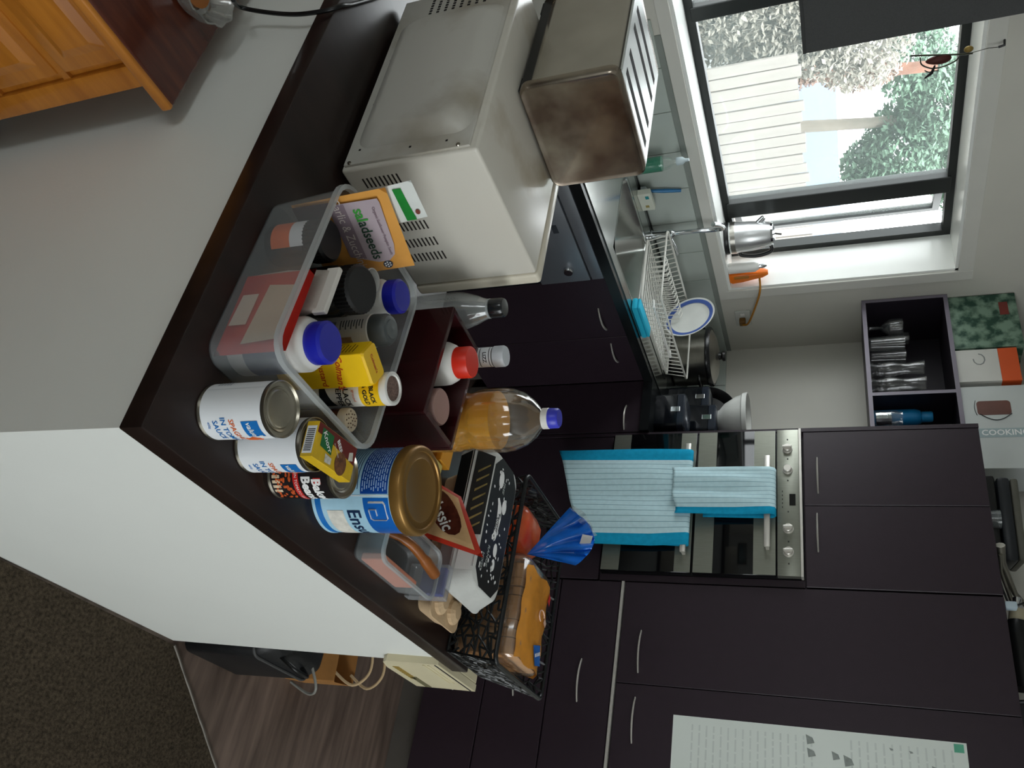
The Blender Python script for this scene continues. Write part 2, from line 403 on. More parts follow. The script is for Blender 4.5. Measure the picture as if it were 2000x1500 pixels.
# notice sheet on the pantry door
M_paper = mat('printed_paper', '#dfe6df', 0.7, var=0.03, scale=3)
M_ink = mat('faded_print_ink', '#8f9691', 0.7, var=0.2, scale=60)
pp = thing('notice_sheet', 'large white printed sheet stuck on the pantry door', 'paper', (XT, 0.5, 1.08))
obj('sheet', bx(XT - 0.0015, XT - 0.0002, 0.36, 0.635, 1.077, 1.96), M_paper, pp)
bm = nb(); random.seed(3)
for i in range(34):
    z = 1.14 + i * 0.0235
    if 16 < i < 21: continue
    y = 0.61
    while y > 0.37:
        l_ = random.uniform(0.012, 0.04)
        add_quad(bm, (XT - 0.0019, y, z), (XT - 0.0019, max(y - l_, 0.365), z), (XT - 0.0019, max(y - l_, 0.365), z + 0.0055), (XT - 0.0019, y, z + 0.0055)); y -= l_ + 0.006
bm_sp = bm; obj('small_print', bm_sp, mat('pale_print', '#d1d8d2', 0.7, var=0.05), pp)
bm = nb()
for (y, z, w_, h_) in ((0.615, 1.502, 0.03, 0.026), (0.575, 1.505, 0.028, 0.026), (0.572, 1.578, 0.026, 0.024), (0.565, 1.612, 0.034, 0.03), (0.60, 1.745, 0.008, 0.012), (0.597, 1.80, 0.008, 0.012), (0.56, 1.86, 0.05, 0.06)):
    plane_poly(bm, [(XT - 0.002, y, z), (XT - 0.002, y - w_, z + 0.004), (XT - 0.002, y - w_ * 0.8, z + h_), (XT - 0.002, y - w_ * 0.3, z + h_ * 0.8)])
obj('headline_mark', bm, M_ink, pp)
obj('green_corner_mark', bx(XT - 0.0021, XT - 0.0016, 0.606, 0.63, 1.925, 1.952), mat('green_print', '#5fae90', 0.6), pp)
put(pp)

# ------------------------------------------------------------------ double oven
M_ovmetal = mat('oven_steel_trim', '#8f9186', 0.35, 0.75, var=0.05, scale=20, stretch=(1, 10, 1))
M_ovglass = mat('black_oven_glass', '#07080a', 0.06, spec=0.6)
ov = thing('double_oven', 'stainless double oven with black glass doors and four knobs', 'oven', (XT, 1.43, 0.765))
yA, yB = 1.132, 1.73
obj('oven_body', bx(XT - 0.004, XT + 0.5, yA, yB, 0.766, 1.508), M_black, ov)
cp = obj('control_panel', bx(XT - 0.03, XT - 0.003, yA, yB, 1.419, 1.500, bev=0.003), M_ovmetal, ov, smooth=40)
obj('top_trim', bx(XT - 0.034, XT - 0.001, yA - 0.002, yB + 0.002, 1.4995, 1.508), M_nickel, ov)
for y in (1.642, 1.553, 1.311, 1.221):
    k = obj('knob', add_lathe(nb(), [(0.0, 0), (0.019, 0), (0.0185, 0.004), (0.016, 0.005), (0.015, 0.018), (0.013, 0.02), (0, 0.02)], 24), M_nickel, cp, smooth=40, loc=(XT - 0.03, y, 1.458), rot=(0, -PI / 2, 0))
    if y != 1.553: obj('grip', bx(-0.017, 0.017, -0.004, 0.004, 0.018, 0.03, bev=0.002), M_nickel, k)
obj('clock_display', bx(XT - 0.0312, XT - 0.029, 1.405, 1.452, 1.463, 1.485), M_ovglass, cp)
bm = nb()
for y in (1.685, 1.60, 1.508, 1.38, 1.262, 1.178): add_box(bm, XT - 0.0306, XT - 0.0295, y - 0.003, y + 0.003, 1.456, 1.461)
for i in range(5): add_box(bm, XT - 0.0306, XT - 0.0295, 1.395 + i * 0.016, 1.402 + i * 0.016, 1.437, 1.440)
obj('panel_marks', bm, mat('dark_print', '#2c2d2a', 0.6), cp)
for (z0, z1, zg0, zg1, hz, ha, hb_) in ((1.118, 1.415, 1.191, 1.335, 1.386, 1.228, 1.60), (0.768, 1.112, 0.84, 1.05, 1.085, 1.20, 1.66)):
    d_ = obj('oven_door', bx(XT - 0.026, XT - 0.003, yA, yB, z0, z1, bev=0.003), M_ovglass, ov, smooth=40)
    obj('metal_band', bx(XT - 0.0275, XT - 0.02, yA + 0.003, yB - 0.003, z0 + 0.002, zg0), M_ovmetal, d_)
    obj('metal_band', bx(XT - 0.0275, XT - 0.02, yA + 0.003, yB - 0.003, zg1, z1 - 0.002), M_ovmetal, d_)
    h_ = obj('door_handle', bx(XT - 0.066, XT - 0.052, ha, hb_, hz - 0.011, hz + 0.011, bev=0.004), M_nickel, d_, smooth=40)
    for y in (ha + 0.008, hb_ - 0.008): obj('handle_post', bx(XT - 0.055, XT - 0.024, y - 0.006, y + 0.006, hz - 0.006, hz + 0.006), M_nickel, d_)
put(ov)

# ------------------------------------------------------------------ tea towels on the oven handles
M_tw = mat('pale_blue_towel', '#c3e0e6', 0.9, var=0.05, scale=60, bump=0.3, bscale=500, spec=0.1)
M_tw2 = mat('teal_towel_border', '#1b9ac2', 0.9, var=0.08, scale=60, bump=0.3, bscale=500, spec=0.1)
M_tw3 = mat('grey_towel_line', '#86adb8', 0.9, spec=0.1)
def towel(name, label, yr, yl, zb_r, zb_l, ztop, xbar, hb, fold, cols, check, zback):
    """hangs over a bar: front flap to zb, back flap to zback; cols = list of (width share, material index)"""
    tot = sum(c_[0] for c_ in cols); us = [0.0]
    for c_ in cols: us.append(us[-1] + c_[0] / tot)
    rows = 46
    bm = nb(); V = []
    for j, u in enumerate(us):
        col_ = []
        for i in range(rows + 1):
            t = i / rows
            spread = 0.80 + 0.20 * min(1, max(0, (t - 0.2)) * 1.6) if fold else 1.0
            ym = (yl + yr) / 2; y = ym + (yl + (yr - yl) * u - ym) * (0.93 + 0.07 * min(1, t * 2))
            zb = zb_l + (zb_r - zb_l) * u + 0.006 * math.sin(u * 9)
            if t < 0.16:   # back flap
                s = t / 0.16; z = zback + (ztop - zback) * s; x = xbar + hb + 0.001
            elif t < 0.24:
                s = (t - 0.16) / 0.08; an = PI * s; x = xbar + hb * math.cos(an); z = ztop + hb * math.sin(an)
            else:
                s = (t - 0.24) / 0.76; z = ztop + (zb - ztop) * s
                x = xbar - hb - 0.004 * s + (0.010 * min(1, s * 3)) * math.sin(u * 15 + 1.3 * s) * 0.9
                x = min(x, xbar - hb + 0.006)
            col_.append(bm.verts.new((x, y, z)))
        V.append(col_)
    for j in range(len(cols)):
        for i in range(rows):
            f = bm.faces.new((V[j][i], V[j + 1][i], V[j + 1][i + 1], V[j][i + 1])); f.material_index = cols[j][1]
            if check and cols[j][1] == 0 and i % 3 == 0 and check[0] <= j < check[1]: f.material_index = 0
    o = obj(name, bm, [M_tw, M_tw2, M_tw3], smooth=80)
    tag(o, label, 'towel')
    md = o.modifiers.new('thickness', 'SOLIDIFY'); md.thickness = 0.002; md.offset = 0
    return o
ln = lambda n: sum([[(1.6, 0), (0.22, 2)] for _ in range(n)], [])
cols = [(2.0, 1), (2.0, 1)] + ln(13) + [(1.6, 0), (2.0, 1), (2.0, 1)]
towel('tea_towel', 'long pale blue checked tea towel on the lower oven handle', 1.218, 1.635, 0.70, 0.545, 1.094, XT - 0.059, 0.012, True, cols, None, 0.95)
cols = [(1.5, 0), (0.2, 2)] + ln(8) + [(1.3, 0), (1.6, 1), (1.6, 1)]
towel('tea_towel', 'short pale blue checked tea towel on the upper oven handle', 1.345, 1.545, 1.05, 1.03, 1.397, XT - 0.059, 0.021, False, cols, None, 1.15)

# ================================================================== SINK BENCH
base = []
def base_unit(label, x0, x1, hx0, hx1, hz):
    t_ = thing('base_cabinet', label, 'cabinet', ((x0 + x1) / 2, YBF + 0.02, 0))
    obj('carcass', bx(x0, x1, YBF + 0.035, YW - 0.002, 0.115, 0.735), M_purple, t_)
    obj('kickboard', bx(x0, x1, YBF + 0.07, YBF + 0.085, 0, 0.116), M_kick, t_)
    f = obj('door', bx(x0 + 0.001, x1 - 0.001, YBF + 0.016, YBF + 0.034, 0.117, 0.864, bev=0.0015, seg=1), M_purple, t_)
    bow(f, ((hx0 + hx1) / 2, YBF + 0.016, hz), (1, 0, 0), (0, -1, 0), L=hx1 - hx0)
    put(t_)
base_unit('dark purple base cabinet next to the dishwasher', 2.272, 2.64, 2.45, 2.59, 0.79)
base_unit('dark purple base cabinet in the inner corner of the bench', 2.642, 2.968, 2.685, 2.82, 0.783)
t_ = thing('base_cabinet', 'narrow dark purple base cabinet between oven tower and corner', 'cabinet', (XT, 1.88, 0))
obj('carcass', bx(XT + 0.02, 3.66, 1.755, 2.03, 0.115, 0.866), M_purple, t_)
obj('kickboard', bx(3.02, 3.04, 1.755, 2.06, 0, 0.116), M_kick, t_)
f = obj('door', bx(XT, XT + 0.018, 1.757, 2.014, 0.117, 0.864, bev=0.0015, seg=1), M_purple, t_)
bow(f, (XT, 1.83, 0.795), (0, 1, 0), (-1, 0, 0), L=0.12); put(t_)
# dishwasher
M_dw = mat('silver_dishwasher_panel', '#8d929a', 0.32, 0.6, var=0.04)
dw = thing('dishwasher', 'dishwasher with silver control panel and dark door under the bench', 'dishwasher', (1.97, YBF, 0))
obj('tub', bx(1.772, 2.268, YBF + 0.04, YW - 0.01, 0.1, 0.735), M_black, dw)
obj('kickboard', bx(1.772, 2.266, YBF + 0.07, YBF + 0.085, 0, 0.121), M_kick, dw)
obj('door_panel', bx(1.772, 2.266, YBF + 0.012, YBF + 0.038, 0.12, 0.615, bev=0.003), mat('dark_dishwasher_door', '#1c2027', 0.25), dw)
obj('control_panel', bx(1.772, 2.266, YBF + 0.002, YBF + 0.038, 0.617, 0.811, bev=0.004), M_dw, dw, smooth=40)
obj('top_rail', bx(1.772, 2.266, YBF + 0.004, YBF + 0.038, 0.816, 0.862, bev=0.003), M_dw, dw, smooth=40)
obj('knob', lathe([(0, 0), (0.02, 0), (0.02, 0.01), (0.016, 0.016), (0, 0.017)], 20), M_chrome, dw, smooth=40, loc=(2.197, YBF + 0.003, 0.745), rot=(PI / 2, 0, 0))
obj('display', bx(1.96, 2.0, YBF + 0.0005, YBF + 0.006, 0.748, 0.768), mat('dark_display', '#3a3f46', 0.3), dw)
put(dw)
# bench top (a ring around the sink cut-out)
SX0, SX1, SY0, SY1 = 2.2, 2.62, 2.09, 2.50
M_bench = mat('black_bench_laminate', '#141617', 0.2, var=0.2, scale=40)
bm = nb()
add_box(bm, 1.77, SX0, YBF, YW, 0.866, ZB); add_box(bm, SX1, 3.678, YBF, YW, 0.866, ZB)
add_box(bm, SX0, SX1, YBF, SY0, 0.866, ZB); add_box(bm, SX0, SX1, SY1, YW, 0.866, ZB)
add_box(bm, XRF, 3.678, 1.754, YBF, 0.866, ZB)
tag(obj('sink_bench', bm, M_bench), 'black glossy kitchen bench under the window', 'worktop')
# sink
M_sink = mat('sink_steel', '#b8bab6', 0.2, 1.0, var=0.05, scale=20)
sk = thing('kitchen_sink', 'stainless steel sink with drainer set into the black bench', 'sink', (2.25, 2.33, ZB))
bm = nb(); hx, hy = (SX1 - SX0) / 2, (SY1 - SY0) / 2; cx_, cy_ = (SX0 + SX1) / 2, (SY0 + SY1) / 2
add_tub(bm, [(-0.16, hx - 0.04, hy - 0.04, 0.08), (-0.006, hx - 0.006, hy - 0.006, 0.055), (0.0008, hx - 0.003, hy - 0.003, 0.055), (0.004, hx + 0.012, hy + 0.012, 0.065)], 0.003)
bmesh.ops.translate(bm, verts=bm.verts, vec=(cx_ - 2.25, cy_ - 2.33, 0))
obj('bowl', bm, M_sink, sk, smooth=50)
bm = nb()
add_box(bm, 2.64 - 2.25, 3.2 - 2.25, 2.03 - 2.33, 2.60 - 2.33, 0.0005, 0.004, bev=0.0015)
for i in range(8): add_box(bm, 0.42, 0.90, -0.19 + i * 0.05, -0.183 + i * 0.05, 0.003, 0.0065, bev=0.001)
add_box(bm, 1.80 - 2.25, 2.185 - 2.25, 2.03 - 2.33, 2.60 - 2.33, 0.0005, 0.004); add_box(bm, 2.185 - 2.25, 2.64 - 2.25, 2.03 - 2.33, 2.082 - 2.33, 0.0005, 0.004); add_box(bm, 2.185 - 2.25, 2.64 - 2.25, 2.508 - 2.33, 2.60 - 2.33, 0.0005, 0.004)
obj('drainer', bm, M_sink, sk)
obj('plug_hole', lathe([(0, 0), (0.03, 0), (0.034, 0.003), (0.02, 0.004), (0, 0.002)], 20), M_chrome, sk, loc=(cx_ - 2.25, cy_ - 2.33, -0.157))
# tap
tp = thing('mixer_tap', 'chrome lever mixer tap with long spout behind the sink', 'tap', (2.66, 2.575, ZB + 0.004))
obj('tap_base', lathe([(0, 0), (0.026, 0), (0.026, 0.01), (0.02, 0.014), (0.019, 0.07), (0.022, 0.075), (0.022, 0.10), (0.012, 0.11), (0, 0.11)], 24), M_chrome, tp, smooth=40)
obj('spout', tube(spline([(0, 0, 0.09), (0, 0, 0.2), (0.005, 0, 0.29), (-0.02, -0.02, 0.318), (-0.07, -0.05, 0.315), (-0.12, -0.09, 0.295)]), 0.011, 12), M_chrome, tp, smooth=60)
obj('lever', tube([(0.018, -0.005, 0.085), (0.06, -0.02, 0.1), (0.10, -0.035, 0.105)], [0.009, 0.007, 0.006], 8), M_chrome, tp, smooth=60)
# ================================================================== ON THE PENINSULA
CAMAZ = lambda x, y: math.atan2(-y, -x)       # azimuth from a thing towards the camera
rad = math.radians
M_tin = mat('tin_plate', '#a7a294', 0.3, 0.95, var=0.06, scale=10)
M_label = mat('white_paper_label', '#e8ebee', 0.55, var=0.015)
M_blue = mat('print_blue', '#1470bd', 0.45, var=0.03)
M_orange = mat('print_orange', '#e06a2c', 0.5, var=0.08, scale=60)
M_red = mat('print_red', '#c9241f', 0.45, var=0.06)
M_wprint = mat('print_white', '#f2f2f0', 0.5, var=0.02)
M_kprint = mat('print_black', '#15171a', 0.5)
M_green = mat('print_green', '#1c7a34', 0.45, var=0.1, scale=30)
M_yellow = mat('print_yellow', '#f2c40f', 0.42, var=0.05, scale=20)

def can(label, x, y, h, r, th, lab, az):
    t_ = thing('food_can', label, 'can', (x, y, ZC), group=None)
    prof = [(0, 0.002), (r - 0.004, 0.002), (r - 0.003, 0), (r, 0.001), (r, 0.004), (r - 0.0012, 0.006), (r - 0.0012, h - 0.006), (r, h - 0.004), (r, h - 0.0005), (r - 0.0015, h), (r - 0.003, h - 0.004), (r - 0.008, h - 0.005), (r - 0.009, h - 0.0035), (r - 0.012, h - 0.005), (r - 0.014, h - 0.0035), (r - 0.017, h - 0.005), (0, h - 0.005)]
    obj('tin_body', lathe(prof, 56), M_tin, t_, smooth=40)
    o = obj('paper_label', add_lathe(nb(), [(r - 0.0004, 0.006), (r - 0.0004, h - 0.007)], 56), lab, t_, smooth=60)
    return t_, o
R1 = 0.0395
def value_can(label, x, y, az):
    t_, lb = can(label, x, y, 0.113, R1, 0, M_label, az)
    r = R1 + 0.0002; a = az
    bm = nb(); cyl_patch(bm, r, a - 0.36, a + 0.36, 0.072, 0.099, 8); obj('blue_badge', bm, M_blue, lb)
    bm = nb(); cyl_patch(bm, r + 0.0002, a + 0.30, a + 0.36, 0.089, 0.095, 2); obj('badge_notch', bm, M_wprint, lb)
    bm = nb(); text_cyl(bm, 'value', 0.0125, r + 0.0003, a, 0.083, bold=0.0002, shear=0.1); obj('lettering', bm, M_wprint, lb)
    bm = nb(); text_cyl(bm, 'SPAGHETTI', 0.0118, r, a + 0.30, 0.056, bold=0.00012); obj('lettering', bm, M_orange, lb)
    bm = nb(); text_cyl(bm, 'IN TOMATO', 0.0118, r, a + 0.30, 0.0425, bold=0.00012); text_cyl(bm, 'SAUCE', 0.0118, r, a + 0.02, 0.029, bold=0.00012); text_cyl(bm, '400g', 0.0055, r, a - 0.25, 0.018); obj('lettering', bm, M_blue, lb)
    bm = nb()
    for i in range(6): add_tube(bm, [(r * math.cos(a + 0.5 + i * 0.05 + 0.07 * math.sin(k * 1.1 + i)), r * math.sin(a + 0.5 + i * 0.05 + 0.07 * math.sin(k * 1.1 + i)), 0.062 + k * 0.003) for k in range(8)], 0.0009, 5)
    obj('spaghetti_picture', bm, M_orange, lb)
    bm = nb(); cyl_patch(bm, r, a - 1.62, a - 1.605, 0.007, 0.105, 1); obj('label_seam', bm, mat('paper_edge', '#c9ced4', 0.6), lb)
    bm = nb()
    for i in range(5): cyl_patch(bm, r, a - 2.3, a - 1.85, 0.02 + i * 0.005, 0.0215 + i * 0.005, 3)
    obj('small_print', bm, mat('grey_print', '#8d939c', 0.6), lb)
    return t_
value_can('white value spaghetti can at the corner of the worktop', 0.776, 0.510, CAMAZ(0.776, 0.51) + 0.72)
value_can('white value spaghetti can with a stock cube box on its lid', 0.866, 0.506, CAMAZ(0.866, 0.506) + 1.12)
# baked beans
t_, lb = can('black baked beans can behind the two white cans', 0.950, 0.505, 0.113, R1, 0, mat('black_can_label', '#191315', 0.4), 0)
a = CAMAZ(0.95, 0.505) + 0.62; r = R1 + 0.0002
bm = nb(); cyl_patch(bm, r, a - 0.9, a + 1.2, 0.047, 0.057, 16); obj('red_band', bm, M_red, lb)
bm = nb(); text_cyl(bm, 'IN TOMATO SAUCE', 0.0068, r + 0.0002, a + 0.15, 0.052); obj('lettering', bm, M_wprint, lb)
bm = nb(); text_cyl(bm, 'Baked', 0.021, r + 0.0002, a + 0.25, 0.087, bold=0.0009); text_cyl(bm, 'Beans', 0.021, r + 0.0002, a + 0.12, 0.069, bold=0.0009); obj('lettering', bm, M_wprint, lb)
bm = nb(); cyl_patch(bm, r, a - 0.42, a - 0.18, 0.083, 0.096, 4); obj('red_badge', bm, M_red, lb)
bm = nb(); random.seed(5)
for i in range(60):
    t = a + random.uniform(-0.8, 0.55); z = random.uniform(0.012, 0.043)
    b2 = nb(); bmesh.ops.create_icosphere(b2, subdivisions=1, radius=1)
    for v in b2.verts: v.co = Vector((r * math.cos(t + v.co.x * 0.075), r * math.sin(t + v.co.x * 0.075), z + v.co.y * 0.0023)) + Vector((math.cos(t), math.sin(t), 0)) * v.co.z * 0.0006
    merge(bm, b2)
obj('beans_picture', bm, mat('bean_orange', '#c9551f', 0.5, var=0.3, scale=200), lb)
bm = nb()
for i in range(5): cyl_patch(bm, r + 0.0004, a - 0.75 + i * 0.2, a - 0.63 + i * 0.2, 0.010, 0.024, 3)
obj('toast_picture', bm, mat('toast_cream', '#d9c3a4', 0.6, var=0.2, scale=150), lb)
# stock cube box lying on the two cans
kx = thing('stock_cube_box', 'yellow and brown beef stock cube box lying on two cans', 'box', (0.888, 0.505, ZC + 0.1132), rotz=rad(7)); kx.scale = (0.79, 0.9, 1)
Lk, Wk, Hk = 0.066, 0.030, 0.020
obj('carton', bx(-Lk, Lk, -Wk, Wk, 0, Hk, bev=0.0008, seg=1), mat('stock_box_card', '#d9b21d', 0.45, var=0.1, scale=40), kx)
e = Hk + 0.0002
bm = nb(); plane_poly(bm, [(-Lk + 0.001, Wk - 0.001, e), (Lk - 0.001, Wk - 0.001, e), (Lk - 0.001, -0.002, e), (-0.02, 0.010, e), (-Lk + 0.001, 0.012, e)][::-1]); obj('brown_panel', bm, mat('stock_brown', '#6d1c16', 0.4), kx)
bm = nb(); plane_poly(bm, [(-0.050, -0.006, e + 0.0002), (-0.012, -0.010, e + 0.0002), (-0.014, 0.022, e + 0.0002), (-0.052, 0.024, e + 0.0002)]); obj('green_badge', bm, mat('knorr_green', '#0c6b35', 0.4), kx)
bm = nb(); text_plane(bm, 'Knorr', 0.0155, (-0.032, 0.007, e + 0.0005), (0.75, -0.66, 0), (0.66, 0.75, 0), bold=0.0003, shear=0.2); text_plane(bm, 'BEEF', 0.0115, (0.008, 0.013, e + 0.0005), (0.75, -0.66, 0), (0.66, 0.75, 0), bold=0.0003); text_plane(bm, 'STOCK CUBES', 0.0042, (0.001, 0.003, e + 0.0005), (0.75, -0.66, 0), (0.66, 0.75, 0)); obj('lettering', bm, M_wprint, kx)
bm = nb(); add_lathe(bm, [(0, 0), (0.019, 0), (0.019, 0.0003), (0, 0.0003)], 24, (0.022, -0.013, e)); obj('bowl_picture', bm, mat('soup_brown', '#8a5a34', 0.5, var=0.35, scale=120, col2='#4d2613'), kx)
bm = nb(); plane_poly(bm, [(0.043, 0.0, e + .0004), (0.058, 0.004, e + .0004), (0.054, 0.018, e + .0004), (0.042, 0.014, e + .0004)]); obj('bull_picture', bm, mat('picture_grey', '#cfcdc2', 0.5, var=0.2, scale=200), kx); bm = nb(); plane_poly(bm, [(-0.03, -0.012, e + .0003), (-0.008, -0.014, e + .0003), (-0.008, -0.025, e + .0003), (-0.028, -0.026, e + .0003)]); obj('pale_picture', bm, mat('picture_grey', '#cfcdc2', 0.5, var=0.2, scale=200), kx)
bm = nb()
for i in range(12): add_box(bm, -Lk - 0.0004, -Lk + 0.0002, -0.020 + i * 0.0032, -0.0185 + i * 0.0032, 0.004, 0.016)
obj('barcode', bm, M_kprint, kx)
obj('barcode_panel', bx(-Lk - 0.0002, -Lk + 0.0004, -0.024, 0.022, 0.002, 0.018), M_label, kx)

# blue nutrition tin with gold lid
EX, EY, ER, EH = 1.092, 0.546, 0.072, 0.170
en = thing('nutrition_powder_tin', 'large pale blue nutrition powder tin with gold lid', 'tin', (EX, EY, ZC))
az = CAMAZ(EX, EY)
body = obj('tin_body', lathe([(0, 0.001), (ER - 0.002, 0), (ER, 0.002), (ER, 0.005), (ER - 0.0015, 0.007), (ER - 0.0015, 0.152), (0, 0.152)], 64), mat('pale_blue_tin', '#a9d3e8', 0.3, var=0.12, scale=14, coat=0.3), en, smooth=40)
obj('gold_lid', lathe([(ER + 0.0005, 0.147), (ER + 0.0022, 0.148), (ER + 0.0028, 0.153), (ER + 0.0028, 0.164), (ER + 0.001, 0.168), (ER - 0.003, 0.170), (ER - 0.008, 0.169), (ER - 0.009, 0.1665), (0.053, 0.1665), (0.052, 0.1672), (0.0505, 0.1665), (0, 0.1668)], 64), mat('gold_plastic_lid', '#8d6a35', 0.36, 0.55, var=0.05), en, smooth=40)
r = ER - 0.0012
sd = az + 0.12          # seam between back panel and front panel
bm = nb(); cyl_patch(bm, r, sd - 1.9, sd - 0.04, 0.094, 0.144, 24); obj('blue_panel', bm, mat('deep_blue_print', '#12489e', 0.3, var=0.06, coat=0.3), body)
bm = nb(); cyl_patch(bm, r, sd + 0.05, sd + 1.6, 0.098, 0.1445, 24); obj('blue_panel', bm, mat('mid_blue_print', '#0f64bd', 0.3, var=0.12, scale=12, coat=0.3), body)
bm = nb(); random.seed(11)
for i in range(11):
    z = 0.139 - i * 0.0042; t = sd - 1.7
    while t < sd - 0.15:
        l_ = random.uniform(0.04, 0.2); cyl_patch(bm, r + 0.0002, t, min(t + l_, sd - 0.1), z, z + 0.0017, 2); t += l_ + 0.03
obj('small_print', bm, mat('pale_blue_print', '#a9c6ea', 0.5), body)
bm = nb()
for i in range(14):
    z = 0.088 - i * 0.0045; cyl_patch(bm, r + 0.0002, sd - 1.8, sd - 0.15 - 0.3 * (i % 3 == 2), z, z + 0.0014, 8)
obj('small_print', bm, mat('dark_blue_print', '#2c4f7c', 0.5), body)
# stylised white logo on the blue panel: an open rounded square ring with a tongue
lg = sd + 0.36; rr = r + 0.0003
def arc(t, z): return (rr * math.cos(t), rr * math.sin(t), z)
ring = [(-0.22, 0.108), (-0.22, 0.135), (-0.16, 0.138), (0.20, 0.138), (0.25, 0.134), (0.25, 0.111), (0.20, 0.107), (-0.04, 0.107), (-0.04, 0.112), (-0.04, 0.120), (0.12, 0.120)]
bm = nb(); add_tube(bm, [arc(lg + q[0], q[1]) for q in ring], 0.0026, 8, flat=0.15); obj('logo', bm, M_wprint, body)
bm = nb(); text_cyl(bm, 'Ensure', 0.034, rr, sd + 0.98, 0.076, bold=0.0006); obj('lettering', bm, mat('navy_print', '#0d2b4f', 0.4), body)
bm = nb(); cyl_patch(bm, r + 0.0001, sd + 0.02, sd + 1.7, 0.007, 0.018, 18); obj('blue_band', bm, mat('mid_blue_print2', '#1d74c4', 0.3), body)
bm = nb(); cyl_patch(bm, r + 0.0001, sd + 0.35, sd + 1.5, 0.027, 0.058, 14); obj('powder_picture', bm, mat('powder_cream', '#e3e0d6', 0.6, var=0.15, scale=80), body)
bm = nb(); cyl_patch(bm, r + 0.0001, sd - 0.012, sd + 0.012, 0.007, 0.146, 1); obj('seam', bm, M_label, body)

# ------------------------------------------------------------------ large clear tub with groceries
M_tub = film('frosted_clear_plastic', '#d3dadc', 0.13, 0.3, 0.03)
M_tubrim = film('frosted_clear_plastic_rim', '#cfd5d6', 0.40, 0.3, 0.08)
TX, TY, TH = 0.842, 0.716, 0.132
tub = thing('plastic_tub', 'large clear plastic tub full of jars and packets', 'tub', (TX, TY, ZC), rotz=rad(-1.6))
obj('tub_body', add_tub(nb(), [(0.0, 0.124, 0.154, 0.03), (0.004, 0.1265, 0.1565, 0.032), (TH - 0.008, 0.1335, 0.1635, 0.035)], 0.0016), M_tub, tub, smooth=50)
bm = nb(); lo = [[(x, y, z) for x, y in rrect(hx, hy, rr_)] for z, hx, hy, rr_ in ((TH - 0.008, 0.1335, 0.1635, 0.035), (TH - 0.009, 0.139, 0.169, 0.039), (TH, 0.139, 0.169, 0.039), (TH, 0.1325, 0.1625, 0.034), (TH - 0.008, 0.1320, 0.1620, 0.034))]
add_loft(bm, lo + [lo[0]], False, False); obj('tub_rim', bm, M_tubrim, tub, smooth=50)
ZT = ZC + 0.0035
M_wplastic = mat('white_plastic', '#e6e5e0', 0.35, var=0.02)
M_bluecap = mat('blue_plastic_cap', '#1b22a8', 0.35, var=0.04)
def jar(name, label, cat, x, y, h, r, rcap, hcap, mb, mc, ridges=0, rot=None, top=0.0):
    t_ = thing(name, label, cat, (x, y, ZT), rot=rot)
    hb_ = h - hcap
    obj('jar_body', lathe([(0, 0), (r - 0.003, 0), (r, 0.004), (r, hb_ - 0.012), (r - 0.004, hb_ - 0.004), (rcap - 0.002, hb_), (rcap - 0.002, hb_ + 0.002), (0, hb_ + 0.002)], 36), mb, t_, smooth=45)
    bm = nb(); n = 72
    prof = [(rcap - 0.001, hb_), (rcap, hb_ + 0.002), (rcap, h - 0.004), (rcap - 0.004, h), (0, h + top)]
    add_lathe(bm, prof, n)
    if ridges:
        for v in bm.verts:
            rr_ = math.hypot(v.co.x, v.co.y)
            if rr_ > rcap - 0.002 and v.co.z < h - 0.003:
                k = 1 + 0.022 * (1 if int(round(math.atan2(v.co.y, v.co.x) / (2 * PI) * n)) % 2 else -1); v.co.x *= k; v.co.y *= k
    obj('lid', bm, mc, t_, smooth=40)
    return t_
j1 = jar('supplement_jar', 'white jar with big blue lid at the tub corner', 'jar', 0.7745, 0.617, 0.152, 0.040, 0.031, 0.026, M_wplastic, M_bluecap, 0)
bm = nb(); a = CAMAZ(0.772, 0.617); cyl_patch(bm, 0.0403, a - 0.5, a + 1.6, 0.03, 0.098, 16); obj('blue_label', bm, mat('navy_label', '#17245f', 0.4), j1)
bm = nb(); text_cyl(bm, 'II', 0.02, 0.0406, a - 0.05, 0.085, bold=0.0005); obj('lettering', bm, M_wprint, j1)
jar('supplement_jar', 'white jar with blue lid at the tub end nearest the microwave', 'jar', 0.921, 0.820, 0.140, 0.032, 0.029, 0.024, M_wplastic, M_bluecap, 0)
M_blackcap = mat('matt_black_lid', '#0d0d0e', 0.45)
jb = jar('black_jar', 'black jar with broad ridged lid in the middle of the tub', 'jar', 0.818, 0.752, 0.146, 0.040, 0.0375, 0.03, mat('black_jar_body', '#0c0d0e', 0.25), M_blackcap, 1, rot=(rad(5), rad(-5), 0)); jb.location.z = ZT + 0.0047
bm = nb(); text_cyl(bm, 'MILO', 0.012, 0.0384, CAMAZ(.8, .747) + 0.4, 0.131); bm.free()
j2 = jar('black_jar', 'black lidded jar with an orange and white label', 'jar', 0.758, 0.803, 0.100, 0.033, 0.0335, 0.03, mat('black_jar_body', '#0c0d0e', 0.25), M_blackcap, 1)
a = PI
bm = nb(); cyl_patch(bm, 0.0333, a - 0.9, a + 0.9, 0.014, 0.048, 16); obj('orange_label', bm, M_orange, j2)
bm = nb(); cyl_patch(bm, 0.0333, a - 0.9, a + 0.9, 0.048, 0.072, 16); obj('white_label', bm, M_label, j2)
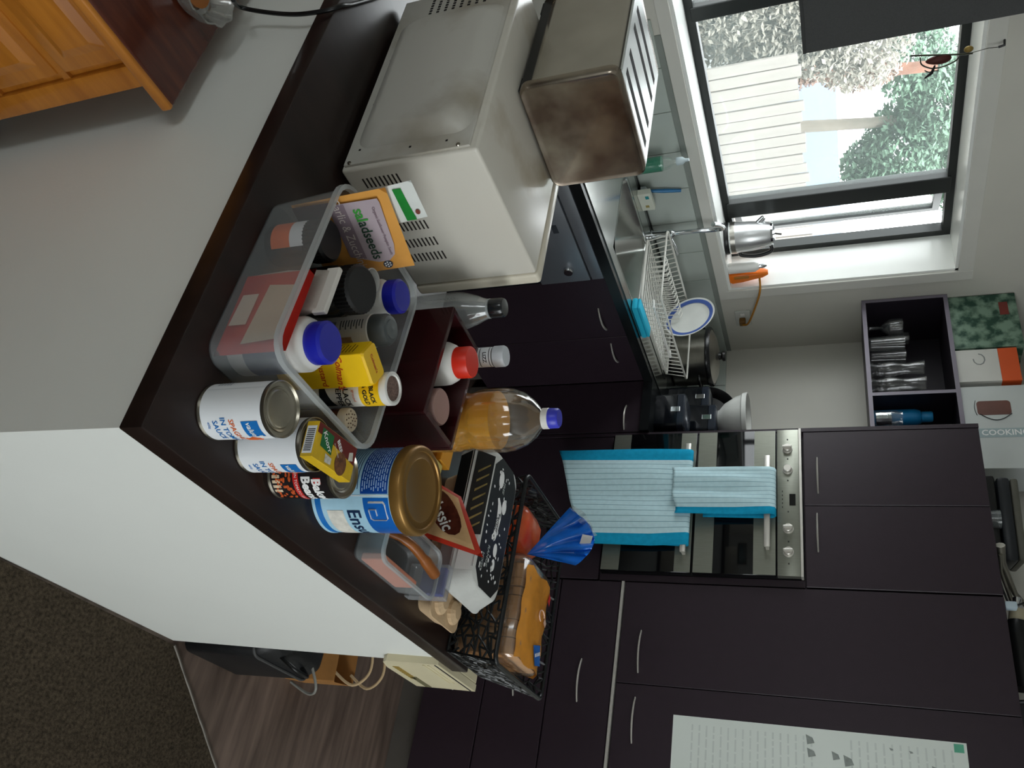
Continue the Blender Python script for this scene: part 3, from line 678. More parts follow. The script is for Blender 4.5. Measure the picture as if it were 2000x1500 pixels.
# white bottle with grey flip cap
t_ = thing('seasoning_bottle', 'white labelled bottle with grey flip cap in the tub', 'bottle', (0.905, 0.738, ZT))
obj('bottle_body', lathe([(0, 0), (0.025, 0), (0.0275, 0.004), (0.0275, 0.118), (0.024, 0.122), (0, 0.122)], 32), M_wplastic, t_, smooth=40)
obj('flip_cap', lathe([(0.0265, 0.12), (0.0268, 0.122), (0.026, 0.142), (0.022, 0.148), (0.016, 0.149), (0.0155, 0.151), (0.003, 0.151), (0, 0.152)], 32), mat('grey_plastic_cap', '#5c6263', 0.4), t_, smooth=40)
a = CAMAZ(0.905, 0.738); bm = nb()
for i in range(14): cyl_patch(bm, 0.0278, a - 0.75 + i * 0.035, a - 0.735 + i * 0.035 + 0.01 * (i % 3), 0.03, 0.062, 1)
for i in range(9): cyl_patch(bm, 0.0278, a - 0.8, a - 0.2 - 0.15 * (i % 2), 0.07 + i * 0.005, 0.072 + i * 0.005, 4)
obj('barcode', bm, mat('grey_barcode', '#54585a', 0.6), t_)
bm = nb(); cyl_patch(bm, 0.0278, a + 0.25, a + 1.3, 0.02, 0.09, 8); obj('brown_picture', bm, mat('tan_print', '#a98a6c', 0.5, var=0.2, scale=80), t_)
# mustard box
t_ = thing('mustard_box', 'yellow mustard carton standing in the tub', 'box', (0.8675, 0.6445, ZT), rotz=rad(-26))
bw, bd, bh = 0.028, 0.020, 0.160
obj('carton', bx(-bw, bw, -bd, bd, 0, bh, bev=0.001, seg=1), M_yellow, t_)
obj('rounded_top', add_loft(nb(), [[(x, y, z) for x, y in rrect(hx, hy, 0.006)] for z, hx, hy in ((bh, bw, bd), (bh + 0.004, bw - 0.001, bd - 0.001))]), M_yellow, t_)
bm = nb(); text_plane(bm, "Colman's", 0.0165, (0.001, -bd - 0.0004, bh - 0.046), (0.97, 0, -0.22), (0.22, 0, 0.97), bold=0.0003, shear=0.2); text_plane(bm, 'Mustard', 0.0150, (0.0, -bd - 0.0004, bh - 0.076), (0.97, 0, -0.1), (0.1, 0, 0.97), bold=0.0002)
text_plane(bm, "Colman's", 0.0085, (0, 0, bh + 0.0044), (1, 0, 0), (0, 1, 0), bold=0.0002); obj('lettering', bm, mat('mustard_red', '#c43a12', 0.45), t_)
bm = nb()
for i in range(16): add_box(bm, -bw - 0.0004, -bw + 0.0003, -0.013, 0.013, 0.055 + i * 0.0026, 0.0563 + i * 0.0026 + 0.0006 * (i % 3))
for i in range(6): add_box(bm, -bw - 0.0004, -bw + 0.0003, -0.012, 0.012 - 0.004 * (i % 2), 0.112 + i * 0.006, 0.1132 + i * 0.006)
obj('barcode', bm, mat('mustard_brown_print', '#5c3d12', 0.6), t_)
# pepper tin
t_ = thing('pepper_canister', 'yellow and white black pepper canister standing in the tub', 'canister', (0.927, 0.638, ZT))
pr, ph = 0.0255, 0.170
obj('tube_body', lathe([(0, 0), (pr, 0), (pr, ph - 0.004), (0, ph - 0.004)], 36), mat('pepper_white', '#eceae2', 0.45), t_, smooth=40)
cap_ = obj('clear_top', lathe([(pr, ph - 0.012), (pr + 0.001, ph - 0.011), (pr + 0.001, ph - 0.001), (pr - 0.001, ph), (pr - 0.004, ph), (pr - 0.005, ph - 0.003), (0, ph - 0.003)], 36), M_wplastic, t_, smooth=40)
obj('pepper_window', lathe([(0, 0), (pr - 0.006, 0), (pr - 0.006, 0.0006), (0, 0.0006)], 28), mat('ground_pepper', '#8b6f63', 0.6, var=0.5, scale=300, col2='#4a332c'), cap_, loc=(0, 0, ph - 0.003))
a = CAMAZ(0.927, 0.638) + 0.35; bm = nb(); cyl_patch(bm, pr + 0.0003, a - 1.9, a + 1.9, 0.122, ph - 0.013, 28); obj('yellow_band', bm, M_yellow, t_)
bm = nb(); text_cyl(bm, 'BLACK', 0.0135, pr + 0.0005, a, 0.098, bold=0.0003); text_cyl(bm, 'PEPPER', 0.0135, pr + 0.0005, a, 0.085, bold=0.0003)
text_cyl(bm, '& GOLD', 0.010, pr + 0.0006, a, 0.132, bold=0.0004); text_cyl(bm, 'BLACK', 0.010, pr + 0.0006, a, 0.144, bold=0.0004); obj('lettering', bm, M_kprint, t_)
bm = nb(); text_cyl(bm, 'ground', 0.007, pr + 0.0005, a, 0.112); obj('lettering', bm, M_orange, t_)
bm = nb(); add_grid(bm, lambda i, j: ((pr + 0.0004) * math.cos(a - 0.6 + 1.3 * i), (pr + 0.0004) * math.sin(a - 0.6 + 1.3 * i), 0.05 + 0.026 * j * (0.4 + 0.6 * i)), 10, 2); obj('black_swoosh', bm, M_kprint, t_)
# shaker with pierced lid, lying low by the tub end
t_ = thing('spice_shaker', 'brown spice shaker with cream pierced lid at the tub corner', 'shaker', (0.9365, 0.5895, ZT))
obj('shaker_body', lathe([(0, 0), (0.0175, 0), (0.0185, 0.003), (0.0185, 0.09), (0, 0.09)], 28), mat('brown_spice', '#3b1913', 0.35), t_, smooth=40)
ld = obj('pierced_lid', lathe([(0.0185, 0.088), (0.0195, 0.089), (0.0195, 0.1), (0.0178, 0.1025), (0, 0.1035)], 28), mat('cream_lid', '#c9bda8', 0.45), t_, smooth=40)
bm = nb()
for i in range(18):
    q = 0.0155 * math.sqrt((i + 0.5) / 18); t = i * 2.4; add_lathe(bm, [(0, 0), (0.0012, 0), (0.0012, 0.0006), (0, 0.0006)], 8, (q * math.cos(t), q * math.sin(t), 0.1026 + 0.001 * (1 - q / 0.0155)))
obj('shaker_holes', bm, mat('hole_brown', '#4a2f25', 0.7), ld)
# red packet and paper bag against the near wall of the tub
t_ = thing('noodle_packet', 'red packet with beige label standing against the tub side', 'packet', (0.729, 0.645, ZT))
def pillow(w_, h_, th, nx=12, nz=10):
    bm = nb()
    def fr(s):
        return lambda i, j: ((i - 0.5) * w_, s * th * (max(0, math.sin(PI * i)) ** 0.5) * (max(0, math.sin(PI * j)) ** 0.5), j * h_)
    add_grid(bm, fr(-1), nx, nz); add_grid(bm, fr(1), nx, nz)
    bmesh.ops.remove_doubles(bm, verts=bm.verts, dist=1e-5); return bm
obj('packet_body', pillow(0.145, 0.122, 0.0045), mat('red_packet_film', '#c2261f', 0.3, var=0.15, scale=20), t_, smooth=70, rot=(0, 0, -PI / 2))
bm = nb(); plane_poly(bm, [(-0.0062, 0.045, 0.055), (-0.0062, -0.06, 0.045), (-0.0062, -0.055, 0.1), (-0.0062, 0.04, 0.105)]); obj('beige_label', bm, mat('beige_label', '#cbb9a4', 0.5, var=0.1), t_)
bm = nb(); plane_poly(bm, [(-0.0064, 0.03, 0.014), (-0.0064, -0.025, 0.01), (-0.0064, -0.025, 0.04), (-0.0064, 0.03, 0.042)]); obj('barcode_panel', bm, mat('barcode_cream', '#d9c4b4', 0.5), t_)
t_ = thing('flour_bag', 'folded grey and white paper bag between the jars', 'bag', (0.752, 0.694, ZT))
bm = nb(); add_loft(bm, [[(x, y, z) for x, y in rrect(hx, hy, 0.005)] for z, hx, hy in ((0, 0.0135, 0.036), (0.06, 0.0145, 0.038), (0.105, 0.009, 0.038), (0.138, 0.002, 0.039))]); obj('bag_body', bm, mat('grey_paper_bag', '#b3aba3', 0.6, var=0.2, scale=25, bump=0.3, bscale=40), t_, smooth=40)
obj('seal_strip', bx(-0.004, 0.005, -0.041, 0.041, 0.122, 0.145, bev=0.002), mat('white_tape', '#ddd9d2', 0.5), t_)
# orange seed pouch leaning at the far end
def pouch(name, label, P0, u, v, w_, h_, th, mt, cat='packet'):
    """flat pouch: lower-left corner P0, width along u, height along v, body puffed along u x v"""
    u, v = Vector(u).normalized(), Vector(v).normalized(); n = u.cross(v).normalized()
    t_ = thing(name, label, cat, P0)
    bm = nb()
    def fr(s): return lambda i, j: u * (i * w_) + v * (j * h_) + n * (s * th * (max(0, math.sin(PI * i)) ** 0.45) * (max(0, math.sin(PI * min(1, j * 1.0))) ** 0.45))
    add_grid(bm, fr(1), 14, 14); add_grid(bm, fr(-1), 14, 14); bmesh.ops.remove_doubles(bm, verts=bm.verts, dist=1e-5)
    obj('pouch_body', bm, mt, t_, smooth=70)
    return t_, u, v, n
pu, pv = Vector((0.98, -0.02, -0.17)), Vector((0.0, 0.05, 0.99))
TLp = ony(752, 366, 0.860)
t_, u, v, n = pouch('seed_pouch', 'orange salad seed pouch standing up in the tub', TLp - pv.normalized() * 0.165, pu, pv, 0.170, 0.165, 0.006, mat('orange_pouch_film', '#e0a04c', 0.35, var=0.08, scale=12, bump=0.15, bscale=20))
q = lambda i, j, k=0.0065: u * (i * 0.170) + v * (j * 0.165) + n * k
sg = 1.0 if n.dot(Vector((0, -1, 0))) > 0 else -1.0
qf = lambda i, j, k=0.0068: q(i, j, sg * k)
bm = nb(); pts = [(0.05, 0.38), (0.07, 0.90), (0.12, 0.91), (0.64, 0.89), (0.77, 0.86), (0.84, 0.78), (0.84, 0.66), (0.76, 0.48), (0.72, 0.38)]
plane_poly(bm, [qf(*p) for p in pts]); obj('mauve_panel', bm, mat('mauve_print', '#b5a6ad', 0.4, var=0.03), t_)
bm = nb(); plane_poly(bm, [qf(i, j, 0.0071) for i, j in ((0.05, 0.38), (0.06, 0.55), (0.77, 0.55), (0.72, 0.38))]); obj('dark_panel', bm, mat('mauve_dark_print', '#8d7c86', 0.4), t_)
bm = nb(); plane_poly(bm, [qf(i, j, 0.0072) for i, j in ((0.0, 0.1), (0.02, 0.50), (0.08, 0.42), (0.16, 0.30), (0.7, 0.22), (0.7, 0.02), (0.0, 0.02))]); obj('plum_panel', bm, mat('plum_print', '#3a1822', 0.4), t_)
bm = nb(); text_plane(bm, 'saladseeds', 0.0265, qf(0.14, 0.67, 0.0076), u, v, bold=0.0004, align='LEFT'); obj('lettering', bm, mat('dark_green_print', '#20402f', 0.5), t_)
bm = nb(); text_plane(bm, 'sal', 0.0265, qf(0.14, 0.67, 0.0079), u, v, bold=0.0006, align='LEFT'); obj('lettering', bm, mat('leaf_green_print', '#3f9f3f', 0.5), t_)
bm = nb(); text_plane(bm, 'Garlic & Zucchini', 0.021, qf(0.42, 0.475, 0.0076), u, v); obj('lettering', bm, mat('cream_print', '#d9cfc9', 0.5), t_)
bm = nb(); text_plane(bm, 'Organic Sunflower Pumpkin Seeds', 0.0075, qf(0.46, 0.83, 0.0076), u, v); obj('lettering', bm, mat('plum_small_print', '#6d5560', 0.5), t_)
bm = nb(); M_ = Matrix.Translation(qf(0.90, 0.74, 0.0046)) @ Matrix(((u.x, v.x, sg * n.x, 0), (u.y, v.y, sg * n.y, 0), (u.z, v.z, sg * n.z, 0), (0, 0, 0, 1)))
b2 = lathe([(0, 0.0004), (0.0085, 0.0004), (0.0085, 0), (0, 0)], 20); merge(bm, b2, M_); obj('round_badge', bm, mat('badge_dark', '#3d4450', 0.5), t_)
bm = nb()
for k in range(7):
    c_ = (0.005 * math.cos(k * 1.05), 0.005 * math.sin(k * 1.05)) if k < 6 else (0, 0)
    merge(bm, lathe([(0, 0.0007), (0.0016, 0.0007), (0.0016, 0.0004), (0, 0.0004)], 10, (c_[0], c_[1], 0)), M_.copy())
obj('badge_dots', bm, M_wprint, t_)
# crumpled green and white sachet behind it
A = ony(800, 430, 0.885)
S0, S1, S2 = ony(762, 362, 0.871), ony(797, 432, 0.871), ony(802, 352, 0.875)
sv = (S2 - S0); sh_, tk = sv.length, 0.055; sv.normalize(); sw = (S1 - S0).length      # the lower tk metres are tucked in behind the pouch
t_, u, v, n = pouch('soup_sachet', 'small crumpled green and white sachet behind the orange pouch', S0 - sv * tk, S1 - S0, sv, sw, sh_ + tk, 0.003, mat('sachet_white_film', '#dfe3df', 0.3, var=0.08, bump=0.5, bscale=25), 'sachet')
sg = 1.0 if n.dot(Vector((0, -1, 0))) > 0 else -1.0
sp_ = lambda i, j, k: u * (i * sw) + v * (tk + j * sh_) + n * sg * k
bm = nb(); plane_poly(bm, [sp_(i, j, 0.0033) for i, j in ((0.08, 0.02), (0.95, 0.02), (0.97, 0.50), (0.6, 0.46), (0.1, 0.42))]); obj('green_print', bm, mat('sachet_green', '#1f8a36', 0.35, var=0.2, scale=30), t_)
bm = nb(); plane_poly(bm, [sp_(0.78 + 0.07 * math.cos(k), 0.70 + 0.12 * math.sin(k), 0.0034) for k in [i * 0.785 for i in range(8)]]); obj('brown_mark', bm, mat('sachet_brown', '#7a3b30', 0.5), t_)
# white scoop cup between the jars
t_ = tag(obj('measuring_cup', lathe([(0, 0.0), (0.015, 0), (0.0165, 0.002), (0.020, 0.110), (0.0212, 0.111), (0.0212, 0.114), (0.0192, 0.114), (0.0155, 0.006), (0, 0.005)], 28), film('milky_plastic', '#d6d8d4', 0.7, 0.35), smooth=45), 'milky plastic measuring cup behind the black jar', 'cup'); t_.location = (0.868, 0.812, ZT)
t_ = thing('herb_jar', 'small dark green jar low in the tub', 'jar', (0.937, 0.688, ZT))
obj('jar_body', lathe([(0, 0), (0.020, 0), (0.0215, 0.003), (0.0215, 0.08), (0.018, 0.084), (0, 0.084)], 26), mat('dark_green_glass', '#1d3a22', 0.2), t_, smooth=40)
obj('lid', lathe([(0.0195, 0.082), (0.0202, 0.083), (0.0202, 0.098), (0.018, 0.1), (0, 0.1)], 26), mat('green_lid', '#24452b', 0.4), t_, smooth=40)

# ------------------------------------------------------------------ maroon wooden caddy and what stands in and behind it
M_maroon = mat('maroon_lacquer', '#360b10', 0.22, var=0.25, scale=8, coat=0.4)
cd = thing('wooden_caddy', 'dark maroon wooden caddy box behind the plastic tub', 'box', (1.118, 0.787, ZC), rotz=rad(-2.5))
hx, hy, hh, th = 0.0635, 0.117, 0.160, 0.010
obj('side_board', bx(-hx, -hx + th, -hy, hy, 0, hh, bev=0.0012, seg=1), M_maroon, cd); obj('side_board', bx(hx - th, hx, -hy, hy, 0, hh, bev=0.0012, seg=1), M_maroon, cd)
obj('end_board', bx(-hx + th, hx - th, -hy, -hy + th, 0, hh, bev=0.0012, seg=1), M_maroon, cd); obj('end_board', bx(-hx + th, hx - th, hy - th, hy, 0, hh, bev=0.0012, seg=1), M_maroon, cd)
obj('base_board', bx(-hx + th, hx - th, -hy + th, hy - th, 0, 0.008), M_maroon, cd)
ZQ = ZC + 0.008
t_ = thing('vitamin_bottle', 'white bottle with bright red cap inside the maroon caddy', 'bottle', (1.122, 0.822, ZQ))
obj('bottle_body', lathe([(0, 0), (0.038, 0), (0.041, 0.004), (0.041, 0.125), (0.040, 0.135), (0.034, 0.148), (0.027, 0.153), (0.027, 0.158), (0, 0.158)], 40), M_wplastic, t_, smooth=40)
obj('red_cap', lathe([(0.0285, 0.152), (0.0295, 0.153), (0.0295, 0.178), (0.028, 0.181), (0.024, 0.1815), (0, 0.1815)], 40), mat('red_plastic_cap', '#e0311d', 0.35), t_, smooth=40)
t_ = thing('round_canister', 'round canister with dull pink lid inside the maroon caddy', 'canister', (1.108, 0.718, ZQ))
obj('canister_body', lathe([(0, 0), (0.031, 0), (0.032, 0.002), (0.032, 0.14), (0, 0.14)], 36), mat('cream_canister', '#cfc4ad', 0.45), t_, smooth=40)
obj('lid', lathe([(0.0325, 0.134), (0.0335, 0.135), (0.0335, 0.146), (0.031, 0.149), (0.028, 0.1485), (0, 0.148)], 36), mat('dull_pink_lid', '#a5837c', 0.4, var=0.06), t_, smooth=40)
# clear bottle, black cap
M_clear = film('clear_glass', '#dfe8e6', 0.10, 0.05, 0.07)
t_ = thing('glass_bottle', 'clear glass bottle with black screw cap behind the caddy', 'bottle', (1.142, 0.962, ZC))
obj('glass_body', lathe([(0, 0.002), (0.034, 0), (0.038, 0.004), (0.0385, 0.12), (0.037, 0.135), (0.028, 0.165), (0.0185, 0.183), (0.0175, 0.196), (0.0165, 0.196), (0.0265, 0.165), (0.0355, 0.13), (0.0365, 0.006), (0, 0.006)], 36), M_clear, t_, smooth=50)
obj('cap_ring', lathe([(0.0175, 0.186), (0.0195, 0.187), (0.0195, 0.191), (0.0175, 0.192)], 28), film('clear_ring', '#c9d2d2', 0.4, 0.2, 0.2), t_, smooth=40)
obj('black_cap', lathe([(0.0185, 0.192), (0.0195, 0.193), (0.0195, 0.216), (0.017, 0.221), (0, 0.2215)], 28), mat('black_gloss_cap', '#17191b', 0.18), t_, smooth=40)
# slim bottle, pale cap
t_ = thing('cream_bottle', 'slim white labelled bottle with pale cap behind the caddy', 'bottle', (1.232, 0.912, ZC))
obj('bottle_body', lathe([(0, 0), (0.026, 0), (0.028, 0.004), (0.028, 0.10), (0.022, 0.13), (0.0195, 0.14), (0.0195, 0.18), (0, 0.18)], 30), M_clear, t_, smooth=45)
obj('neck_label', add_lathe(nb(), [(0.0199, 0.138), (0.0199, 0.174)], 30), M_label, t_, smooth=60)
obj('pale_cap', lathe([(0.0195, 0.176), (0.0215, 0.177), (0.0215, 0.196), (0.0195, 0.2), (0, 0.2005)], 30), mat('pale_blue_white_cap', '#d3d8de', 0.3), t_, smooth=40)
a = CAMAZ(1.23, 0.91); bm = nb(); text_cyl(bm, 'LIZZ', 0.011, 0.0202, a, 0.160, bold=0.0003); cyl_patch(bm, 0.0202, a - 1.2, a + 1.2, 0.149, 0.1505, 12); cyl_patch(bm, 0.0202, a - 1.2, a + 1.2, 0.169, 0.1705, 12); obj('lettering', bm, M_kprint, t_)
# large oil bottle
OX, OY = 1.252, 0.775
oil = thing('oil_bottle', 'big ribbed clear cooking oil bottle with blue cap', 'bottle', (OX, OY, ZC))
prof = [(0, 0.003), (0.050, 0), (0.057, 0.006)]
for i in range(11): prof += [(0.0600, 0.0125 + i * 0.0105), (0.0600, 0.0150 + i * 0.0105), (0.0562, 0.0190 + i * 0.0105), (0.0562, 0.0205 + i * 0.0105)]
prof += [(0.0575, 0.135), (0.054, 0.148), (0.058, 0.160), (0.0605, 0.175), (0.0605, 0.215), (0.058, 0.235), (0.050, 0.258), (0.036, 0.276), (0.022, 0.287), (0.0165, 0.292), (0.0165, 0.302)]
inner = [(max(0.0, r_ - 0.0012), z_ + 0.0005) for r_, z_ in prof[1:]][::-1]
bm = nb(); add_lathe(bm, prof + inner[:-1] + [(0, 0.006)], 64)
for v in bm.verts:      # vertical flutes on the shoulder
    if 0.150 < v.co.z < 0.262:
        k = math.sin(PI * (v.co.z - 0.150) / 0.112) ** 0.5; t = math.atan2(v.co.y, v.co.x); s = 1 + 0.035 * k * math.cos(12 * t); v.co.x *= s; v.co.y *= s
obj('clear_shell', bm, film('clear_bottle_plastic', '#e4e6dc', 0.02, 0.05, 0.07), oil, smooth=50)
bm = nb(); op = [(0, 0.006)] + [(max(r_ - 0.0018, 0), z_) for r_, z_ in prof[1:] if 0.004 < z_ < 0.15] + [(0.0555, 0.158), (0.056, 0.172), (0.056, 0.203), (0, 0.203)]
add_lathe(bm, op, 64); obj('cooking_oil', bm, film('golden_oil', '#f0ae1e', 0.62, 0.08, 0.02, tint='#eab62e'), oil, smooth=50)
obj('neck_collar', lathe([(0.0165, 0.292), (0.020, 0.293), (0.020, 0.304), (0.018, 0.306), (0.0165, 0.306)], 28), M_wplastic, oil, smooth=40)
obj('blue_cap', lathe([(0.0185, 0.305), (0.0195, 0.306), (0.0190, 0.322), (0.0165, 0.325), (0, 0.3255)], 28), mat('violet_blue_cap', '#3a3fc4', 0.35), oil, smooth=40)

# ------------------------------------------------------------------ microwave and toaster
M_mw = mat('aged_white_enamel', '#d8d4c9', 0.25, scale=4.5, spec=0.5, col2='#b3a78f', contrast=(0.28, 0.46))
M_mwback = mat('grey_white_back_panel', '#c6c4bc', 0.36, scale=6, bump=0.04, col2='#a39b8b', contrast=(0.28, 0.5))
mw = thing('microwave_oven', 'white microwave oven turned with its back to the room', 'microwave', (0.985, 1.28, ZC))
mx0, mx1, my0, my1, mz0, mz1 = 0.818, 1.135, 1.034, 1.53, ZC + 0.012, 1.122
obj('casing', bx(mx0, mx1, my0, my1, mz0, mz1, bev=0.006, seg=3), M_mw, mw, smooth=40)
obj('front_frame', bx(mx1 + 0.001, 1.165, my0 - 0.001, my1, mz0 - 0.003, mz1 + 0.001, bev=0.008, seg=3), mat('cream_front_frame', '#ddd6c4', 0.22, var=0.04), mw, smooth=40)
bp_ = obj('back_panel', bx(mx0 - 0.005, mx0 + 0.002, my0 + 0.008, my1 - 0.004, mz0 + 0.006, mz1 - 0.014, bev=0.002), M_mwback, mw, smooth=40)
cyb, czb = 1.262, 0.990; lo = []
for x, hx_, hz_, r_ in ((mx0 - 0.004, 0.185, 0.112, 0.03), (mx0 - 0.008, 0.182, 0.109, 0.03), (mx0 - 0.024, 0.158, 0.088, 0.03), (mx0 - 0.028, 0.148, 0.078, 0.028)):
    lo.append([(x, cyb + p, czb + q_) for p, q_ in rrect(hx_, hz_, r_, 6)])
bm = nb(); add_loft(bm, lo); obj('raised_pressing', bm, M_mwback, bp_, smooth=60)
bm = nb()
for i in range(9):
    for j in range(7): add_box(bm, mx0 - 0.0056, mx0 - 0.004, 1.462 + j * 0.0085, 1.467 + j * 0.0085, 0.93 + i * 0.017, 0.936 + i * 0.017)
for y, z in ((1.075, 0.885), (1.10, 0.885), (1.2, 0.878), (1.33, 0.878), (1.06, 0.99), (1.06, 1.06), (1.15, 1.093), (1.3, 1.093)): add_box(bm, mx0 - 0.0056, mx0 - 0.004, y, y + 0.004, z, z + 0.004)
obj('back_vent_holes', bm, M_gap, bp_)
for y, z in ((1.046, 1.087), (1.5, 1.09), (1.046, 0.875)):
    obj('screw', lathe([(0, 0), (0.004, 0), (0.0035, 0.002), (0, 0.0022)], 12), M_tin, bp_, loc=(mx0 - 0.005, y, z), rot=(0, -PI / 2, 0))
bm = nb()
for ci, (px, py) in enumerate(((735, 355), (775, 410), (815, 440), (832, 472), (842, 500))):
    c_ = ony(px, py, my0)
    for j in range(9):
        z = 0.888 + j * 0.0085
        add_box(bm, c_.x - 0.011, c_.x + 0.011, my0 - 0.0006, my0 + 0.001, z, z + 0.0032)
obj('side_vent_slots', bm, mat('vent_shadow_brown', '#2c2621', 0.8), mw)
for x in (0.86, 1.1):
    for y in (1.08, 1.48): obj('foot', lathe([(0, 0), (0.014, 0), (0.016, 0.013), (0, 0.013)], 16), M_black, mw, loc=(x, y, ZC))
put(mw)
M_tsteel = mat('toaster_steel', '#b9b4aa', 0.2, 1.0, var=0.10, scale=9)
M_tend = mat('worn_toaster_end', '#a3998b', 0.26, 1.0, scale=12, col2='#75655a', contrast=(0.35, 0.65))
M_ttop = mat('toaster_top_sky_sheen', '#dde3e2', 0.3, 0.35)  # pale tone paints the sky's reflection into the steel top
ts = thing('toaster', 'steel four slice toaster standing on the microwave', 'toaster', (1.015, 1.43, 1.122), rotz=rad(-2.5))
W_, D_, H_ = 0.122, 0.165, 0.188
obj('shell', add_loft(nb(), [[(p, y, 0.015 + H_ / 2 + q_) for p, q_ in rrect(W_ - 0.004, H_ / 2 - 0.004, 0.018)] for y in (-D_ + 0.012, D_ - 0.012)]), M_tsteel, ts, smooth=40)
for s in (-1, 1):
    lo = [[(p, s * y, 0.008 + H_ / 2 + q_) for p, q_ in rrect(hx_, hz_, r_, 6)] for y, hx_, hz_, r_ in ((D_ - 0.02, W_, H_ / 2 + 0.004, 0.02), (D_ - 0.004, W_, H_ / 2 + 0.004, 0.02), (D_, W_ - 0.004, H_ / 2, 0.018), (D_ - 0.002, W_ - 0.010, H_ / 2 - 0.006, 0.014))]
    obj('end_panel', add_loft(nb(), lo), M_tend, ts, smooth=50)
tp_ = obj('top_plate', bx(-W_ + 0.014, W_ - 0.014, -D_ + 0.016, D_ - 0.016, H_ + 0.008, H_ + 0.0125, bev=0.002), M_ttop, ts)
for y in (-0.115, -0.055, 0.03, 0.09): obj('bread_slot', bx(-0.085, 0.085, y - 0.010, y + 0.010, H_ + 0.0115, H_ + 0.0129), M_gap, tp_)
obj('black_base', bx(-W_ + 0.01, W_ - 0.01, -D_ + 0.012, D_ - 0.012, 0.004, 0.03, bev=0.003), M_black, ts)
for x in (-0.095, 0.095):
    for y in (-0.13, 0.13): obj('foot', bx(x - 0.012, x + 0.012, y - 0.02, y + 0.02, 0, 0.008), M_black, ts)
for y in (-0.05, 0.06): obj('lever', bx(-W_ - 0.018, -W_ + 0.004, y - 0.012, y + 0.012, 0.12, 0.132, bev=0.003), M_black, ts) if False else None
# power cord looping over the worktop edge
pts = [Vector(p) for p in (onx(455, 0, 0.60), onx(470, 14, 0.64), onx(520, 24, 0.655), onx(580, 28, 0.66), onx(640, 20, 0.664), (0.672, onx(640, 20, 0.664).y + 0.02, ZC + 0.012), onz(690, 8, ZC + 0.006), onz(740, -6, ZC + 0.006), (0.80, 1.56, ZC + 0.006))]
tag(obj('power_cable', tube(spline(pts, 8), 0.0042, 10), mat('black_cord', '#0c0d0e', 0.35), smooth=60), 'black power cord looping from the dresser over the worktop edge', 'cord')
# ------------------------------------------------------------------ small tub, packet, egg cartons
st = thing('small_tub', 'small clear plastic tub holding loose kitchen bits', 'tub', (1.292, 0.510, ZC))
obj('tub_body', add_tub(nb(), [(0.0, 0.096, 0.040, 0.015), (0.004, 0.098, 0.042, 0.017), (0.066, 0.105, 0.0455, 0.02)], 0.0016), M_tub, st, smooth=50)
bm = nb(); lo = [[(x, y, z) for x, y in rrect(hx, hy, rr_)] for z, hx, hy, rr_ in ((0.064, 0.105, 0.0455, 0.02), (0.063, 0.1095, 0.050, 0.023), (0.069, 0.1095, 0.050, 0.023), (0.069, 0.104, 0.0445, 0.019), (0.064, 0.1035, 0.044, 0.019))]
add_loft(bm, lo + [lo[0]], False, False); obj('tub_rim', bm, M_tubrim, st, smooth=50)
t_ = thing('folded_napkin', 'folded salmon pink paper lying in the small tub', 'paper', (1.287, 0.500, ZC + 0.004))
obj('paper_fold', bx(-0.07, 0.07, -0.028, -0.014, 0, 0.045, bev=0.003), mat('salmon_paper', '#d98f74', 0.7, var=0.1, scale=20), t_)
t_ = thing('wooden_peg', 'brown wooden nutcracker handle sticking out of the small tub', 'utensil', (1.287, 0.515, ZC + 0.004))
obj('wooden_grip', tube(spline([(-0.075, 0.018, 0.0065), (-0.03, 0.012, 0.058), (0.02, -0.002, 0.074), (0.075, -0.012, 0.076)]), [0.007] * 6 + [0.009] * 7 + [0.011] * 6, 10), mat('amber_wood', '#8a4f1e', 0.35, var=0.3, scale=30), t_, smooth=60)
t_ = thing('pill_box', 'clear plastic box with a blue inside behind the small tub', 'box', (1.4145, 0.506, ZC))
obj('clear_case', bx(-0.0112, 0.0112, -0.034, 0.034, 0, 0.085, bev=0.002), film('clear_case', '#d5dadd', 0.3, 0.15), t_)
obj('blue_insert', bx(-0.008, 0.008, -0.026, 0.029, 0.028, 0.078, bev=0.002), mat('blue_insert', '#2438a0', 0.4), t_)
# red and gold chocolate packet
t_ = thing('chocolate_packet', 'red and gold chocolate packet leaning behind the small tub', 'packet', (1.345, 0.62, ZC))
PK = [(0.585, 0.0), (0.541, 0.172), (0.668, 0.098), (0.715, 0.0)]     # (y, z) outline: lower right, upper right tip, upper left, lower left
def pk(i, j, off):
    a_ = Vector((PK[0][0], PK[0][1])).lerp(Vector((PK[1][0], PK[1][1])), j); b_ = Vector((PK[3][0], PK[3][1])).lerp(Vector((PK[2][0], PK[2][1])), j)
    p_ = a_.lerp(b_, i); x_ = 0.02 * j + off * (math.sin(PI * i) ** 0.5 if 0 < i < 1 else 0) * (math.sin(PI * j) ** 0.5 if 0 < j < 1 else 0)
    return (x_, p_.x - 0.62, p_.y)
bm = nb(); add_grid(bm, lambda i, j: pk(i, j, -0.010), 12, 12); add_grid(bm, lambda i, j: pk(i, j, 0.010), 12, 12); bmesh.ops.remove_doubles(bm, verts=bm.verts, dist=1e-5)
obj('packet_body', bm, mat('red_foil', '#c4341f', 0.3, var=0.1, scale=15), t_, smooth=70)
def pq(i, j, k=-0.0125): p_ = pk(i, j, 0); return (p_[0] + k, p_[1], p_[2])
bm = nb(); add_grid(bm, lambda i, j: pk(0.07 + 0.86 * i, 0.08 + 0.84 * j, -0.0112), 10, 10); obj('gold_panel', bm, mat('gold_cream_print', '#dcb483', 0.35, var=0.12, scale=20), t_)
